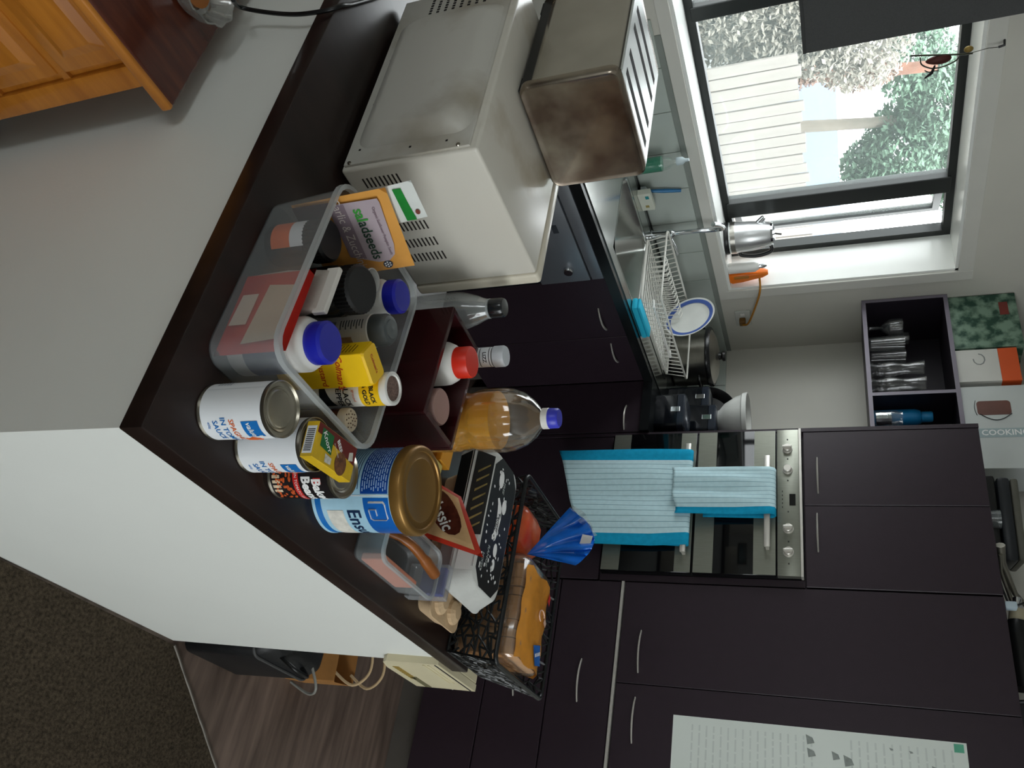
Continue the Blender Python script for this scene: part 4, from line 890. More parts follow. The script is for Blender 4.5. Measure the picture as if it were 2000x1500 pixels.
bm = nb(); plane_poly(bm, [pq(0.52 + 0.36 * math.cos(k * 0.393), 0.62 + 0.24 * math.sin(k * 0.393)) for k in range(16)]); obj('chocolate_picture', bm, mat('chocolate_print', '#3c1712', 0.25, var=0.4, scale=40, col2='#6b3427'), t_)
bm = nb(); text_plane(bm, 'Classic', 0.034, pq(0.50, 0.52, -0.0140), (0, -0.82, 0.57), (0, 0.57, 0.82), bold=0.0006, shear=0.25); obj('lettering', bm, M_wprint, t_)
bm = nb(); text_plane(bm, 'Dark', 0.020, pq(0.42, 0.36, -0.0140), (0, -0.82, 0.57), (0, 0.57, 0.82), bold=0.0008, shear=0.25); obj('lettering', bm, mat('silver_print', '#b9b5a8', 0.4), t_)
# spice boxes between the tin and the cartons
t_ = thing('spice_box', 'small orange spice box between the caddy and the egg carton', 'box', (1.335, 0.752, ZC)); obj('carton', bx(-0.022, 0.022, -0.028, 0.028, 0, 0.062, bev=0.001, seg=1), mat('orange_card', '#c9821d', 0.5, var=0.1), t_); obj('carton_lid', bx(-0.0223, 0.0223, -0.0283, 0.0283, 0.05, 0.0625, bev=0.001, seg=1), mat('orange_card_lid', '#d8962a', 0.5), t_)
t_ = thing('spice_box', 'small pale yellow spice box beside the orange box', 'box', (1.312, 0.700, ZC)); obj('carton', bx(-0.018, 0.018, -0.019, 0.019, 0, 0.060, bev=0.001, seg=1), mat('yellow_card', '#c7b35a', 0.5, var=0.1), t_); obj('carton_lid', bx(-0.0183, 0.0183, -0.0193, 0.0193, 0.05, 0.0605, bev=0.001, seg=1), mat('yellow_card_lid', '#cdbb69', 0.5), t_)
# beige pulp carton underneath
M_pulp = mat('beige_pulp', '#c9ac88', 0.85, var=0.1, scale=30, bump=0.4, bscale=120)
M_pulp2 = mat('grey_pulp', '#c6c7c3', 0.85, var=0.05, scale=30, bump=0.35, bscale=120)
t_ = thing('egg_tray', 'beige pulp egg tray under the printed egg carton', 'egg tray', (1.52, 0.62, ZC))
lo = [[(x, y, z) for x, y in rrect(hx, hy, 0.02)] for z, hx, hy in ((0, 0.055, 0.150), (0.03, 0.062, 0.158), (0.034, 0.068, 0.165), (0.038, 0.068, 0.165))]
obj('tray_body', add_loft(nb(), lo), M_pulp, t_, smooth=40)
for i in range(5):
    for j in range(2): obj('egg_cup', lathe([(0.026, 0.036), (0.024, 0.045), (0.014, 0.052), (0, 0.053)], 16), M_pulp, t_, loc=(-0.032 + 0.064 * j, -0.128 + 0.064 * i, 0)) if (i == 0) else None
# printed egg carton
eg = thing('egg_carton', 'grey egg carton with black printed label stacked on the tray', 'egg carton', (1.515, 0.672, ZC + 0.0385))
lo = []
for z, hx, hy, r_ in ((0.0, 0.075, 0.150, 0.02), (0.030, 0.083, 0.165, 0.025), (0.033, 0.088, 0.171, 0.028), (0.038, 0.088, 0.171, 0.028), (0.042, 0.084, 0.166, 0.026), (0.076, 0.072, 0.150, 0.03), (0.080, 0.066, 0.144, 0.03)):
    lo.append([(x, y, z) for x, y in rrect(hx, hy, r_)])
obj('carton_body', add_loft(nb(), lo), M_pulp2, eg, smooth=35)
M_eggblk = mat('black_egg_label', '#15181a', 0.45, var=0.1)
ez = 0.0806
def ch8(hx, hy, c_): return [(-hx, -hy + c_), (-hx + c_, -hy), (hx - c_, -hy), (hx, -hy + c_), (hx, hy - c_), (hx - c_, hy), (-hx + c_, hy), (-hx, hy - c_)]
lab = obj('black_label', add_prism(nb(), ch8(0.064, 0.146, 0.03), 'z', 0.0800, ez), M_eggblk, eg)
bm = nb(); add_quad(bm, (-0.0708, 0.13, 0.0800), (-0.0708, -0.05, 0.0800), (-0.0852, -0.055, 0.0425), (-0.0852, 0.14, 0.0425)); obj('black_label', bm, M_eggblk, eg)
bm = nb(); add_quad(bm, (-0.0888, 0.14, 0.0375), (-0.0888, -0.055, 0.0375), (-0.079, -0.05, 0.002), (-0.079, 0.13, 0.002)); obj('black_label', bm, M_eggblk, eg)
bm = nb(); add_quad(bm, (-0.0715, -0.07, 0.078), (-0.0715, -0.125, 0.078), (-0.0858, -0.13, 0.045), (-0.0858, -0.07, 0.045)); obj('barcode_panel', bm, mat('pale_label', '#dcdedb', 0.6), eg)
bm = nb()
for i in range(9): add_quad(bm, (-0.0722 - i * 0.0008, -0.078, 0.0765 - i * 0.0019), (-0.0722 - i * 0.0008, -0.118, 0.0765 - i * 0.0019), (-0.0725 - i * 0.0008, -0.118, 0.0757 - i * 0.0019), (-0.0725 - i * 0.0008, -0.078, 0.0757 - i * 0.0019))
obj('barcode', bm, M_kprint, eg)
bm = nb(); random.seed(9); ZL = ez + 0.0003
def dot(bm, x, y, rx, ry, n=10): plane_poly(bm, [(x + rx * math.cos(2 * PI * k / n), y + ry * math.sin(2 * PI * k / n), ZL) for k in range(n)])
for x, y, rx, ry in ((0.018, 0.052, 0.012, 0.017), (0.012, -0.05, 0.010, 0.015), (0.014, -0.082, 0.009, 0.013), (-0.02, 0.10, 0.013, 0.02)): dot(bm, x, y, rx, ry, 14)
for i in range(44): dot(bm, random.uniform(-0.052, 0.052), random.uniform(-0.125, 0.125), random.uniform(0.002, 0.004), random.uniform(0.002, 0.005), 7)
plane_poly(bm, [(-0.022, 0.055, ZL), (-0.014, 0.06, ZL), (0.006, 0.045, ZL), (0.012, 0.02, ZL), (0.006, -0.02, ZL), (0.002, -0.032, ZL), (-0.016, -0.036, ZL), (-0.018, -0.028, ZL), (-0.012, -0.02, ZL), (-0.010, 0.02, ZL), (-0.016, 0.045, ZL)])
obj('white_print', bm, M_wprint, lab)
UY, UX = (0, -1, 0), (1, 0, 0)      # text reads towards -Y with its top towards +X
bm = nb(); text_plane(bm, 'Farmer', 0.015, (0.001, 0.006, ZL + 0.0003), UY, UX, bold=0.0003); text_plane(bm, 'Valley', 0.013, (-0.009, 0.002, ZL + 0.0003), UY, UX, bold=0.0003); obj('lettering', bm, M_kprint, lab)
bm = nb(); text_plane(bm, 'FREE', 0.013, (-0.002, 0.088, ZL + 0.0002), UY, UX, bold=0.0003); text_plane(bm, 'RANGE', 0.014, (-0.021, -0.075, ZL + 0.0002), UY, UX, bold=0.0003); text_plane(bm, 'MIXED', 0.013, (-0.042, -0.095, ZL + 0.0002), UY, UX, bold=0.0002); obj('lettering', bm, mat('egg_grey_print', '#a9b0ac', 0.5), lab)
bm = nb(); random.seed(21)
for i in range(7):
    y = 0.11 - i * 0.022; k = 0.2 + 0.1 * (i % 3)
    f_ = lambda s, w_: (-0.0712 - 0.0146 * s, w_, 0.0796 - 0.0375 * s)
    add_quad(bm, f_(0.15, y), f_(0.15, y - 0.004), f_(0.75, y - 0.024), f_(0.75, y - 0.018))
obj('picture_stripes', bm, mat('olive_stripe_print', '#8a7a45', 0.5, var=0.3, scale=60), eg)

# ------------------------------------------------------------------ black lattice basket with bread
M_bask = mat('black_basket_plastic', '#141718', 0.35, var=0.15)
bk = thing('lattice_basket', 'black openwork plastic basket at the worktop end', 'basket', (1.76, 0.615, ZC))
B0 = [(-0.125, -0.180), (0.075, -0.180), (0.075, 0.208), (-0.125, 0.208)]      # base corners (local x, y)
B1 = [(-0.137, -0.196), (0.168, -0.196), (0.168, 0.235), (-0.137, 0.235)]      # rim corners
BH = 0.122
random.seed(4)
def lattice(P00, P10, P11, P01, nu, nv, r, jit=0.42):
    P00, P10, P11, P01 = [Vector(p) for p in (P00, P10, P11, P01)]
    pt = {}
    for i in range(nu + 1):
        for j in range(nv + 1):
            a_ = i / nu + (random.uniform(-jit, jit) / nu if 0 < i < nu else 0); b_ = j / nv + (random.uniform(-jit, jit) / nv if 0 < j < nv else 0)
            pt[i, j] = P00.lerp(P10, a_).lerp(P01.lerp(P11, a_), b_)
    bm = nb()
    def ed(p, q_): add_tube(bm, [pt[p], pt[q_]], r, 5)
    for i in range(nu + 1):
        for j in range(nv + 1):
            if i < nu and (random.random() < 0.8 or j in (0, nv)): ed((i, j), (i + 1, j))
            if j < nv and (random.random() < 0.8 or i in (0, nu)): ed((i, j), (i, j + 1))
            if i < nu and j < nv and random.random() < 0.45: ed((i, j), (i + 1, j + 1)) if random.random() < 0.5 else ed((i + 1, j), (i, j + 1))
    return bm
for k in range(4):
    a0, a1 = B0[k], B0[(k + 1) % 4]; r0, r1 = B1[k], B1[(k + 1) % 4]
    n_ = 12 if k in (0, 2) else 16
    obj('lattice_wall', lattice((*a0, 0.004), (*a1, 0.004), (*r1, BH), (*r0, BH), n_ + 5, 9, 0.0027), M_bask, bk, smooth=60)
obj('lattice_floor', lattice((*B0[0], 0.003), (*B0[1], 0.003), (*B0[2], 0.003), (*B0[3], 0.003), 11, 17, 0.0028), M_bask, bk, smooth=60)
cxr, cyr = (B1[0][0] + B1[1][0]) / 2, (B1[1][1] + B1[2][1]) / 2
lp = rrect((B1[1][0] - B1[0][0]) / 2 + 0.003, (B1[2][1] - B1[1][1]) / 2 + 0.003, 0.02, 5, cxr, cyr)
obj('rim', tube([(x, y, BH) for x, y in lp], 0.0055, 8, closed=True), M_bask, bk, smooth=60)
# sliced loaf in an orange printed bag
M_bread = mat('bread_crust', '#c48f58', 0.7, var=0.2, scale=30)
lf = thing('bread_loaf', 'sliced loaf in a clear bag with orange print in the basket', 'bread', (1.740, 0.553, ZC + 0.0070)); lf.scale = (1, 1, 1.16)
shape = [(-0.075, 0.004), (-0.07, 0.0), (0.07, 0.0), (0.075, 0.004), (0.075, 0.085), (0.079, 0.095), (0.076, 0.110), (0.06, 0.118), (-0.06, 0.118), (-0.076, 0.110), (-0.079, 0.095), (-0.075, 0.085)]
sb = add_prism(nb(), shape, 'y', -0.0085, 0.0085); bmesh.ops.recalc_face_normals(sb, faces=sb.faces)
me_s = bpy.data.meshes.new('slice'); sb.to_mesh(me_s); sb.free(); me_s.materials.append(M_bread)
for i in range(11):
    o = bpy.data.objects.new('slice', me_s); COL.objects.link(o); o.parent = lf; o.location = (0.002 * math.sin(i * 2.1), -0.098 + 0.0187 * i, 0.001 * math.cos(i * 1.7)); o.rotation_euler = (0, 0, 0.02 * math.sin(i * 1.3))
bag_sh = [(-0.082, 0.0), (0.082, 0.0), (0.084, 0.09), (0.083, 0.112), (0.064, 0.1235), (-0.064, 0.1235), (-0.083, 0.112), (-0.084, 0.09)]
bm = nb(); loops = []
for y, s, dz in ((-0.118, 0.55, 0.02), (-0.114, 0.9, 0.006), (-0.105, 1, 0), (0.0, 1.0, 0), (0.104, 1, 0), (0.118, 0.8, 0.01), (0.132, 0.4, 0.03), (0.145, 0.16, 0.045)):
    loops.append([(x * s, y, 0.06 + (z - 0.06) * s + dz * 0.3) for x, z in bag_sh])
add_loft(bm, loops); obj('clear_bag', bm, film('clear_bread_bag', '#e8dcc8', 0.10, 0.12, 0.15), lf, smooth=50)
bm = nb(); random.seed(2)
prof2 = [(-0.078, 0.1185), (-0.0645, 0.1245), (-0.03, 0.1252), (0.0, 0.1255), (0.03, 0.1252), (0.0645, 0.1245), (0.0838, 0.112), (0.0848, 0.085)]
V = [[bm.verts.new((x, -0.112 + 0.205 * j / 14 + 0.004 * math.sin(i * 1.9), z + 0.0016 * math.sin(i * 2.0 + j * 1.3))) for j in range(15)] for i, (x, z) in enumerate(prof2)]
for i in range(len(V) - 1):
    for j in range(14):
        if i >= 6 and j > 9: continue
        bm.faces.new((V[i][j], V[i + 1][j], V[i + 1][j + 1], V[i][j + 1]))
obj('orange_print', bm, mat('orange_bag_print', '#d68f35', 0.28, var=0.22, scale=14, bump=0.6, bscale=22), lf, smooth=60)
ZLf = 0.1268
bm = nb(); plane_poly(bm, [(0.004, -0.062, ZLf + .0006), (0.030, -0.100, ZLf + .0006), (0.072, -0.090, ZLf - 0.002), (0.048, -0.050, ZLf + .0006)]); obj('blue_tag', bm, mat('blue_tag', '#1a62b5', 0.4), lf)
bm = nb()
for k in range(4): plane_poly(bm, [Vector((0.024 + k * 0.0085, -0.083 + k * 0.0035, ZLf + 0.001)) + Vector(q_) for q_ in ((0, 0, 0), (0.0055, 0.002, 0), (0.002, 0.009, 0), (-0.0035, 0.007, 0))])
obj('small_print', bm, M_wprint, lf)
bm = nb(); add_tube(bm, [(0.03 + 0.017 * math.cos(k * 0.5), 0.012 + 0.013 * math.sin(k * 0.5), ZLf + 0.0008) for k in range(10)], 0.0013, 6); plane_poly(bm, [(0.045, 0.002, ZLf + .001), (0.060, -0.006, ZLf + .001), (0.066, 0.006, ZLf + .0005), (0.052, 0.014, ZLf + .001)]); obj('pale_logo', bm, mat('pale_pink_print', '#dcb9a6', 0.4), lf)
bm = nb(); plane_poly(bm, [(0.055, 0.055, ZLf + .001), (0.073, 0.048, ZLf - .0008), (0.076, 0.07, ZLf - .001), (0.06, 0.076, ZLf + .0006)]); obj('red_mark', bm, M_red, lf)
# second loaf in a red bag with a flared blue bag end
l2 = thing('bread_bag', 'bread bag with red print and a flared blue end in the basket', 'bread', (1.742, 0.755, ZC + 0.0065))
loops = []
for y, s in ((-0.055, 0.35), (-0.05, 0.8), (-0.035, 1.0), (0.03, 1.0), (0.052, 0.8), (0.06, 0.4)):
    loops.append([(x * 0.72 * s, y, 0.052 + (z * 0.86 - 0.052) * s) for x, z in bag_sh])
obj('bag_body', add_loft(nb(), loops), mat('red_orange_bag', '#e8441c', 0.25, var=0.35, scale=18, col2='#e07a4a', bump=0.4, bscale=25), l2, smooth=60)
A0 = Vector((1.742, 0.702, ZC + 0.105))
E1, E2, E3 = onx(1112, 992, 1.78), onx(1160, 1048, 1.77), onx(1125, 1103, 1.72)
M_bbag = mat('blue_bag_film', '#1a72de', 0.2, var=0.35, scale=14, bump=0.3, bscale=20, coat=0.4)
for s_, nm in ((1, 'flared_bag_end'), (-1, 'flared_bag_end')):
    def fan(i, j, s_=s_):
        kk = E2 * 2 - (E1 + E3) / 2; e_ = E1 * (1 - i) ** 2 + kk * (2 * i * (1 - i)) + E3 * i * i
        p_ = A0.lerp(e_, j ** 0.9)
        rip = (0.006 + 0.012 * j) * j * math.sin(i * 21 + s_ + 0.8 * math.sin(j * 5)) + s_ * 0.016 * math.sin(PI * i) * math.sin(PI * min(1, j * 0.8 + 0.1))
        return p_ + Vector((-0.8, -0.45, 0.2)) * rip - l2.location
    bm = nb(); add_grid(bm, fan, 40, 14); obj(nm, bm, M_bbag, l2, smooth=70, fix=False)
bm = nb(); e_ = lambda i, j: (A0.lerp(E1.lerp(E2, i), 0.98 + 0.16 * j * (1 - abs(i - 0.4))) + Vector((-0.8, -0.45, 0.2)) * (0.012 * math.sin(i * 17)) - l2.location)
add_grid(bm, e_, 20, 4); obj('clear_bag_edge', bm, film('clear_bag_edge', '#cfe0e8', 0.18, 0.1, 0.3), l2, smooth=70, fix=False)
bm = nb(); c_ = A0.lerp(E2, 0.9) + Vector((-0.8, -0.45, 0.2)) * 0.017 - l2.location
plane_poly(bm, [c_ + Vector((0, 0.012, -0.012)), c_ + Vector((0, -0.012, -0.016)), c_ + Vector((0, -0.016, 0.010)), c_ + Vector((0, 0.008, 0.014))]); obj('white_mark', bm, M_wprint, l2)

# ------------------------------------------------------------------ cream wrap dispenser on the end of the half wall
M_cream = mat('cream_plastic', '#d9cfae', 0.4, var=0.05, scale=10)
dp = thing('wrap_dispenser', 'cream plastic dispenser fixed to the end of the white half wall', 'dispenser', (1.8, 0.46, 0.65))
poly = [(1.700, 0.800), (1.700, 0.668), (1.715, 0.652), (1.76, 0.640), (1.925, 0.640), (1.925, 0.800)]
obj('housing', add_prism(nb(), [(x, z) for x, z in poly], 'y', 0.420, 0.436), M_cream, dp)
obj('rear_box', bx(1.748, 1.925, 0.436, 0.50, 0.645, 0.80, bev=0.004), M_cream, dp)
obj('slot', bx(1.705, 1.92, 0.4190, 0.4205, 0.788, 0.7915), M_gap, dp)
for z in (0.768, 0.756): obj('ridge', bx(1.71, 1.86, 0.4175, 0.4205, z, z + 0.005, bev=0.001), M_cream, dp)
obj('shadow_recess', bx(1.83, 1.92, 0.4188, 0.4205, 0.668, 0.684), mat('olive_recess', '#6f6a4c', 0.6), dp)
bm = nb()
for i in range(9): add_box(bm, 1.745 + i * 0.012, 1.753 + i * 0.012, 0.4188, 0.4205, 0.662, 0.678)
obj('gold_lettering_strip', bm, mat('ochre_marks', '#a48a45', 0.5), dp)
put(dp)

# ------------------------------------------------------------------ bags on the floor behind the half wall
bg = thing('laptop_bag', 'black bag standing on the vinyl floor behind the half wall', 'bag', (1.90, 0.49, 0.0))
lo = [[(x, y, z) for x, y in rrect(hx, hy, 0.03)] for z, hx, hy in ((0, 0.12, 0.055), (0.02, 0.135, 0.068), (0.24, 0.13, 0.064), (0.28, 0.12, 0.045), (0.29, 0.10, 0.03))]
obj('bag_body', add_loft(nb(), lo), mat('black_nylon', '#17181a', 0.5, var=0.2, scale=30, bump=0.2), bg, smooth=50)
obj('piping', tube([(x, y - 0.0, 0.24) for x, y in rrect(0.132, 0.066, 0.03)], 0.004, 6, closed=True), mat('grey_piping', '#4a4a4a', 0.5), bg, smooth=60)
obj('carry_handle', tube(spline([(-0.05, -0.045, 0.27), (-0.03, -0.07, 0.31), (0.03, -0.072, 0.31), (0.05, -0.045, 0.27)]), 0.006, 8), M_black, bg, smooth=60)
obj('strap', tube(spline([(0.08, -0.03, 0.28), (0.10, -0.085, 0.30), (0.13, -0.095, 0.26), (0.12, -0.07, 0.20)]), 0.004, 8), mat('grey_strap', '#85847e', 0.5), bg, smooth=60)
tb_ = thing('paper_carrier_bag', 'tan paper carrier bag with cream rope handles on the kitchen floor', 'bag', (2.30, 0.60, 0.0), rotz=rad(8))
bm = nb(); lo = [[(x, y, z) for x, y in rrect(hx, hy, 0.006)] for z, hx, hy in ((0, 0.06, 0.115), (0.18, 0.055, 0.112))]
add_loft(bm, lo, True, False); obj('bag_body', bm, mat('tan_kraft_paper', '#a8763f', 0.75, var=0.1, scale=20), tb_)
for s in (-1, 1): obj('rope_handle', tube(spline([(0.05 * s, -0.08, 0.17), (0.045 * s, -0.115, 0.24), (0.04 * s, -0.07, 0.29), (0.04 * s, 0.01, 0.27), (0.045 * s, 0.04, 0.175)]), 0.0045, 8), mat('cream_rope', '#c9ad86', 0.8), tb_, smooth=60)

# ------------------------------------------------------------------ timber dresser against the grey side of the half wall
M_pine = mat('orange_pine', '#c47d2c', 0.3, scale=5, col2='#a8651f', stretch=(1.2, 1, 9), coat=0.3, bump=0.03)
M_pinetop = mat('dark_red_timber_top', '#5e2c1b', 0.25, scale=5, col2='#421b10', stretch=(1.5, 9, 1), coat=0.35)
ds = thing('timber_dresser', 'orange timber dresser with dark red top beside the half wall', 'dresser', (0.2, 1.45, 0))
obj('top_board', bx(-0.35, 0.655, 1.078, 1.85, 0.572, 0.594, bev=0.006, seg=3), M_pinetop, ds, smooth=40)
obj('top_edge_moulding', bx(-0.35, 0.657, 1.070, 1.084, 0.569, 0.591, bev=0.005, seg=3), M_pine, ds, smooth=40)
obj('carcass', bx(-0.33, 0.622, 1.118, 1.83, 0.03, 0.572), M_pine, ds)
for x in (-0.31, 0.60):
    obj('corner_post', bx(x - 0.022, x + 0.022, 1.104, 1.15, 0.0, 0.571, bev=0.004), M_pine, ds, smooth=40)
for k, (z0, z1) in enumerate(((0.405, 0.552), (0.23, 0.388), (0.055, 0.213))):
    d_ = obj('drawer_front', bx(-0.27, 0.565, 1.106, 1.120, z0, z1, bev=0.004, seg=2), M_pine, ds, smooth=40)
    lo = [[(0.1475 + p, y, (z0 + z1) / 2 + q_) for p, q_ in rrect(hx, hz, 0.004)] for y, hx, hz in ((1.107, 0.395, (z1 - z0) / 2 - 0.022), (1.098, 0.375, (z1 - z0) / 2 - 0.042))]
    obj('raised_field', add_loft(nb(), lo), M_pine, d_)
    obj('pull', lathe([(0, 0), (0.012, 0), (0.009, 0.01), (0.016, 0.018), (0.012, 0.024), (0, 0.025)], 20), M_pine, d_, smooth=50, loc=(-0.02, 1.098, (z0 + z1) / 2), rot=(PI / 2, 0, 0))
for z in (0.396, 0.221, 0.044, 0.561): obj('rail', bx(-0.29, 0.58, 1.110, 1.122, z - 0.008, z + 0.008), M_pine, ds)
put(ds)
gc = onz(372, -22, 0.60)
gd = thing('crystal_dish', 'cut glass dish standing on the dresser top', 'dish', (gc.x, gc.y, 0.594))
bm = nb(); add_lathe(bm, [(0, 0.004), (0.03, 0), (0.05, 0.006), (0.066, 0.03), (0.072, 0.045), (0.069, 0.046), (0.06, 0.03), (0.045, 0.01), (0, 0.008)], 48)
for v in bm.verts:
    if v.co.z > 0.02:
        t = math.atan2(v.co.y, v.co.x); s = 1 + 0.035 * math.cos(t * 12); v.co.x *= s; v.co.y *= s
obj('dish_glass', bm, film('cut_crystal', '#dcdcd4', 0.25, 0.05, 0.4), gd, smooth=30)
obj('candle', lathe([(0, 0.009), (0.032, 0.009), (0.036, 0.018), (0, 0.019)], 24), mat('amber_wax', '#b06a2a', 0.4), gd, smooth=40)

# ================================================================== WALL SHELF AND WHAT STANDS IN IT
M_sh = mat('purple_shelf_laminate', '#5f5763', 0.45, var=0.05)
M_shin = mat('shaded_shelf_lining', '#1d171f', 0.6)  # back lining coloured dark for the shade deep inside the shelf
sx0, sx1, sy0, sy1, sz0, sz1 = 3.345, 3.674, 1.756, 2.662, 1.770, 2.132
sh = thing('wall_shelf', 'dark purple open wall shelf between the window and the oven tower', 'shelf', (3.5, 2.2, sz0))
M_shb = mat('shaded_shelf_board', '#262029', 0.5, var=0.06)  # boards carry the interior's shade in their colour
obj('bottom_board', bx(sx0, sx1, sy0, sy1, sz0, sz0 + 0.018), M_shb, sh); obj('top_board', bx(sx0, sx1, sy0, sy1, sz1 - 0.018, sz1), M_shb, sh)
obj('side_board', bx(sx0, sx1, sy1 - 0.016, sy1, sz0 + 0.018, sz1 - 0.018), M_shb, sh); obj('side_board', bx(sx0, sx1, sy0, sy0 + 0.016, sz0 + 0.018, sz1 - 0.018), M_shb, sh)
obj('divider', bx(sx0 + 0.001, sx1, 2.128, 2.144, sz0 + 0.018, sz1 - 0.018), M_shb, sh); obj('back_board', bx(sx1 - 0.008, sx1, sy0 + 0.016, sy1 - 0.016, sz0 + 0.018, sz1 - 0.018), M_shin, sh)
for q_ in ((sy0, sy1, sz0, sz0 + 0.018), (sy0, sy1, sz1 - 0.018, sz1), (sy1 - 0.016, sy1, sz0 + 0.018, sz1 - 0.018), (2.128, 2.144, sz0 + 0.018, sz1 - 0.018)):
    obj('lit_board_edge', bx(sx0 - 0.0015, sx0 + 0.0003, *q_), mat('lit_mauve_edge', '#7b7481', 0.45, var=0.04), sh)  # lighter copy of the boards, painting light onto their front edges
put(sh)
SZ = sz0 + 0.018
M_gl = film('drinking_glass', '#dfe8e8', 0.02, 0.04, 0.07)
def glass(label, px, X, prof, name='drinking_glass'):
    p = onx(1715, px, X); o = obj(name, lathe(prof, 28), M_gl, smooth=50); o.location = (X, min(p.y, sy1 - 0.018 - max(q_[0] for q_ in prof)), SZ + 0.0005)
    return tag(o, label, 'glass', 'glasses on the wall shelf')
tumbler = [(0, 0.004), (0.028, 0), (0.03, 0.003), (0.034, 0.13), (0.032, 0.13), (0.028, 0.012), (0, 0.012)]
goblet = [(0, 0.003), (0.032, 0), (0.032, 0.003), (0.006, 0.012), (0.005, 0.06), (0.02, 0.075), (0.036, 0.10), (0.038, 0.135), (0.034, 0.155), (0.032, 0.155), (0.035, 0.135), (0.033, 0.10), (0, 0.078)]
wine = [(0, 0.003), (0.034, 0), (0.034, 0.003), (0.005, 0.01), (0.0045, 0.085), (0.022, 0.10), (0.034, 0.125), (0.033, 0.19), (0.031, 0.19), (0.032, 0.125), (0, 0.103)]
hurr = [(0, 0.004), (0.036, 0), (0.037, 0.004), (0.026, 0.02), (0.034, 0.06), (0.037, 0.085), (0.030, 0.12), (0.026, 0.15), (0.033, 0.21), (0.036, 0.225), (0.034, 0.225), (0.030, 0.21), (0.023, 0.15), (0.027, 0.12), (0.034, 0.085), (0.031, 0.04), (0.02, 0.03), (0, 0.028)]
tall = [(0, 0.01), (0.03, 0), (0.032, 0.004), (0.037, 0.155), (0.035, 0.155), (0.029, 0.012), (0, 0.012)]
glass('short stemmed goblet at the window end of the shelf', 613, 3.50, goblet); glass('stemmed wine glass near the window end of the shelf', 640, 3.43, goblet[:]); 
glass('tall plain tumbler in the shelf middle', 672, 3.42, tall); glass('plain tumbler behind the curvy glass on the shelf', 698, 3.52, [(r_, z_ * 1.25) for r_, z_ in tumbler])
glass('curvy tall cocktail glass on the shelf', 722, 3.43, hurr); glass('curvy tall cocktail glass against the shelf divider', 752, 3.42, hurr); glass('long stemmed wine glass at the back of the shelf', 655, 3.595, wine)
p = onx(1740, 796, 3.47)
t_ = thing('blue_drink_bottle', 'bright blue metal drink bottle in the right shelf bay', 'bottle', (3.47, min(p.y, 2.088), SZ))
obj('bottle_body', lathe([(0, 0), (0.034, 0), (0.036, 0.004), (0.036, 0.17), (0.030, 0.19), (0.022, 0.196), (0, 0.196)], 32), mat('bright_blue_paint', '#1b86c2', 0.3), t_, smooth=45)
obj('screw_top', lathe([(0.022, 0.195), (0.024, 0.197), (0.024, 0.235), (0.02, 0.24), (0, 0.24)], 28), mat('bright_blue_lid', '#2a93cc', 0.35), t_, smooth=45)
p = onx(1740, 818, 3.40)
t_ = thing('glass_jar', 'glass jar with shiny foil wraps in front of the blue bottle', 'jar', (3.395, p.y, SZ))
obj('jar_glass', lathe([(0, 0.004), (0.03, 0), (0.034, 0.004), (0.035, 0.09), (0.03, 0.10), (0.03, 0.115), (0.028, 0.115), (0.028, 0.10), (0.033, 0.088), (0.031, 0.008), (0, 0.008)], 28), M_gl, t_, smooth=50)
obj('foil_wraps', lathe([(0, 0.009), (0.028, 0.009), (0.03, 0.03), (0.026, 0.055), (0.029, 0.07), (0, 0.078)], 12), mat('crinkled_foil', '#c9d2d4', 0.2, 1.0, bump=0.6, bscale=30), t_)

# ------------------------------------------------------------------ boxes and gadgets on top of shelf and tower
gz = sz1
def on_top(px, X): return onx(1890, px, X).y
t_ = thing('game_box', 'green patterned box on the shelf top by the window wall', 'box', (3.45, 0, gz))
ya, yb = on_top(578, 3.37), on_top(681, 3.37)
obj('carton', bx(-0.08, 0.14, min(ya, yb) + 0.002, min(max(ya, yb), YW - 0.004), 0, 0.27, bev=0.002), mat('green_camo_print', '#24493a', 0.5, scale=22, col2='#7f9a86', contrast=(0.40, 0.6)), t_)
obj('red_print', bx(-0.0812, -0.079, max(ya, yb) - 0.12, max(ya, yb) - 0.05, 0.20, 0.235), mat('brick_red_print', '#7c342b', 0.5), t_)
t_ = thing('gadget_box', 'white and orange carton beside the green box', 'box', (3.45, 0, gz))
ya, yb = on_top(683, 3.37), on_top(746, 3.37); ya, yb = min(ya, yb), max(ya, yb)
obj('carton', bx(-0.08, 0.10, ya, yb - 0.002, 0, 0.165, bev=0.0015), mat('white_carton', '#d3d2cc', 0.55, var=0.04), t_)
obj('orange_top', bx(-0.0808, 0.1008, ya - 0.0008, yb - 0.0012, 0.165, 0.238, bev=0.0015), mat('orange_carton', '#dd5a26', 0.5, var=0.06), t_)
bm = nb(); add_tube(bm, [(-0.0812, (ya + yb) / 2 + 0.028 * math.cos(k * 0.6) + 0.03, 0.09 + 0.022 * math.sin(k * 0.6)) for k in range(9)], 0.0025, 6, flat=0.4); obj('line_drawing', bm, mat('grey_line_print', '#8f9392', 0.6), t_)
ap = thing('appliance_box', 'white appliance carton with a press picture and sideways lettering', 'box', (3.45, 0, gz))
ya, yb = 1.775, on_top(757, 3.37)
obj('carton', bx(-0.085, 0.12, ya, yb, 0, 0.30, bev=0.002), mat('pale_grey_carton', '#c5cac8', 0.5, var=0.03), ap)
xf = -0.0855
tyc = on_top(797, 3.36)
bm = nb(); add_prism(bm, rrect(0.034, 0.062, 0.014, 4, tyc, 0.115), 'x', xf - 0.0006, xf); obj('press_picture', bm, mat('brown_press_print', '#6b453c', 0.4, var=0.15), ap)
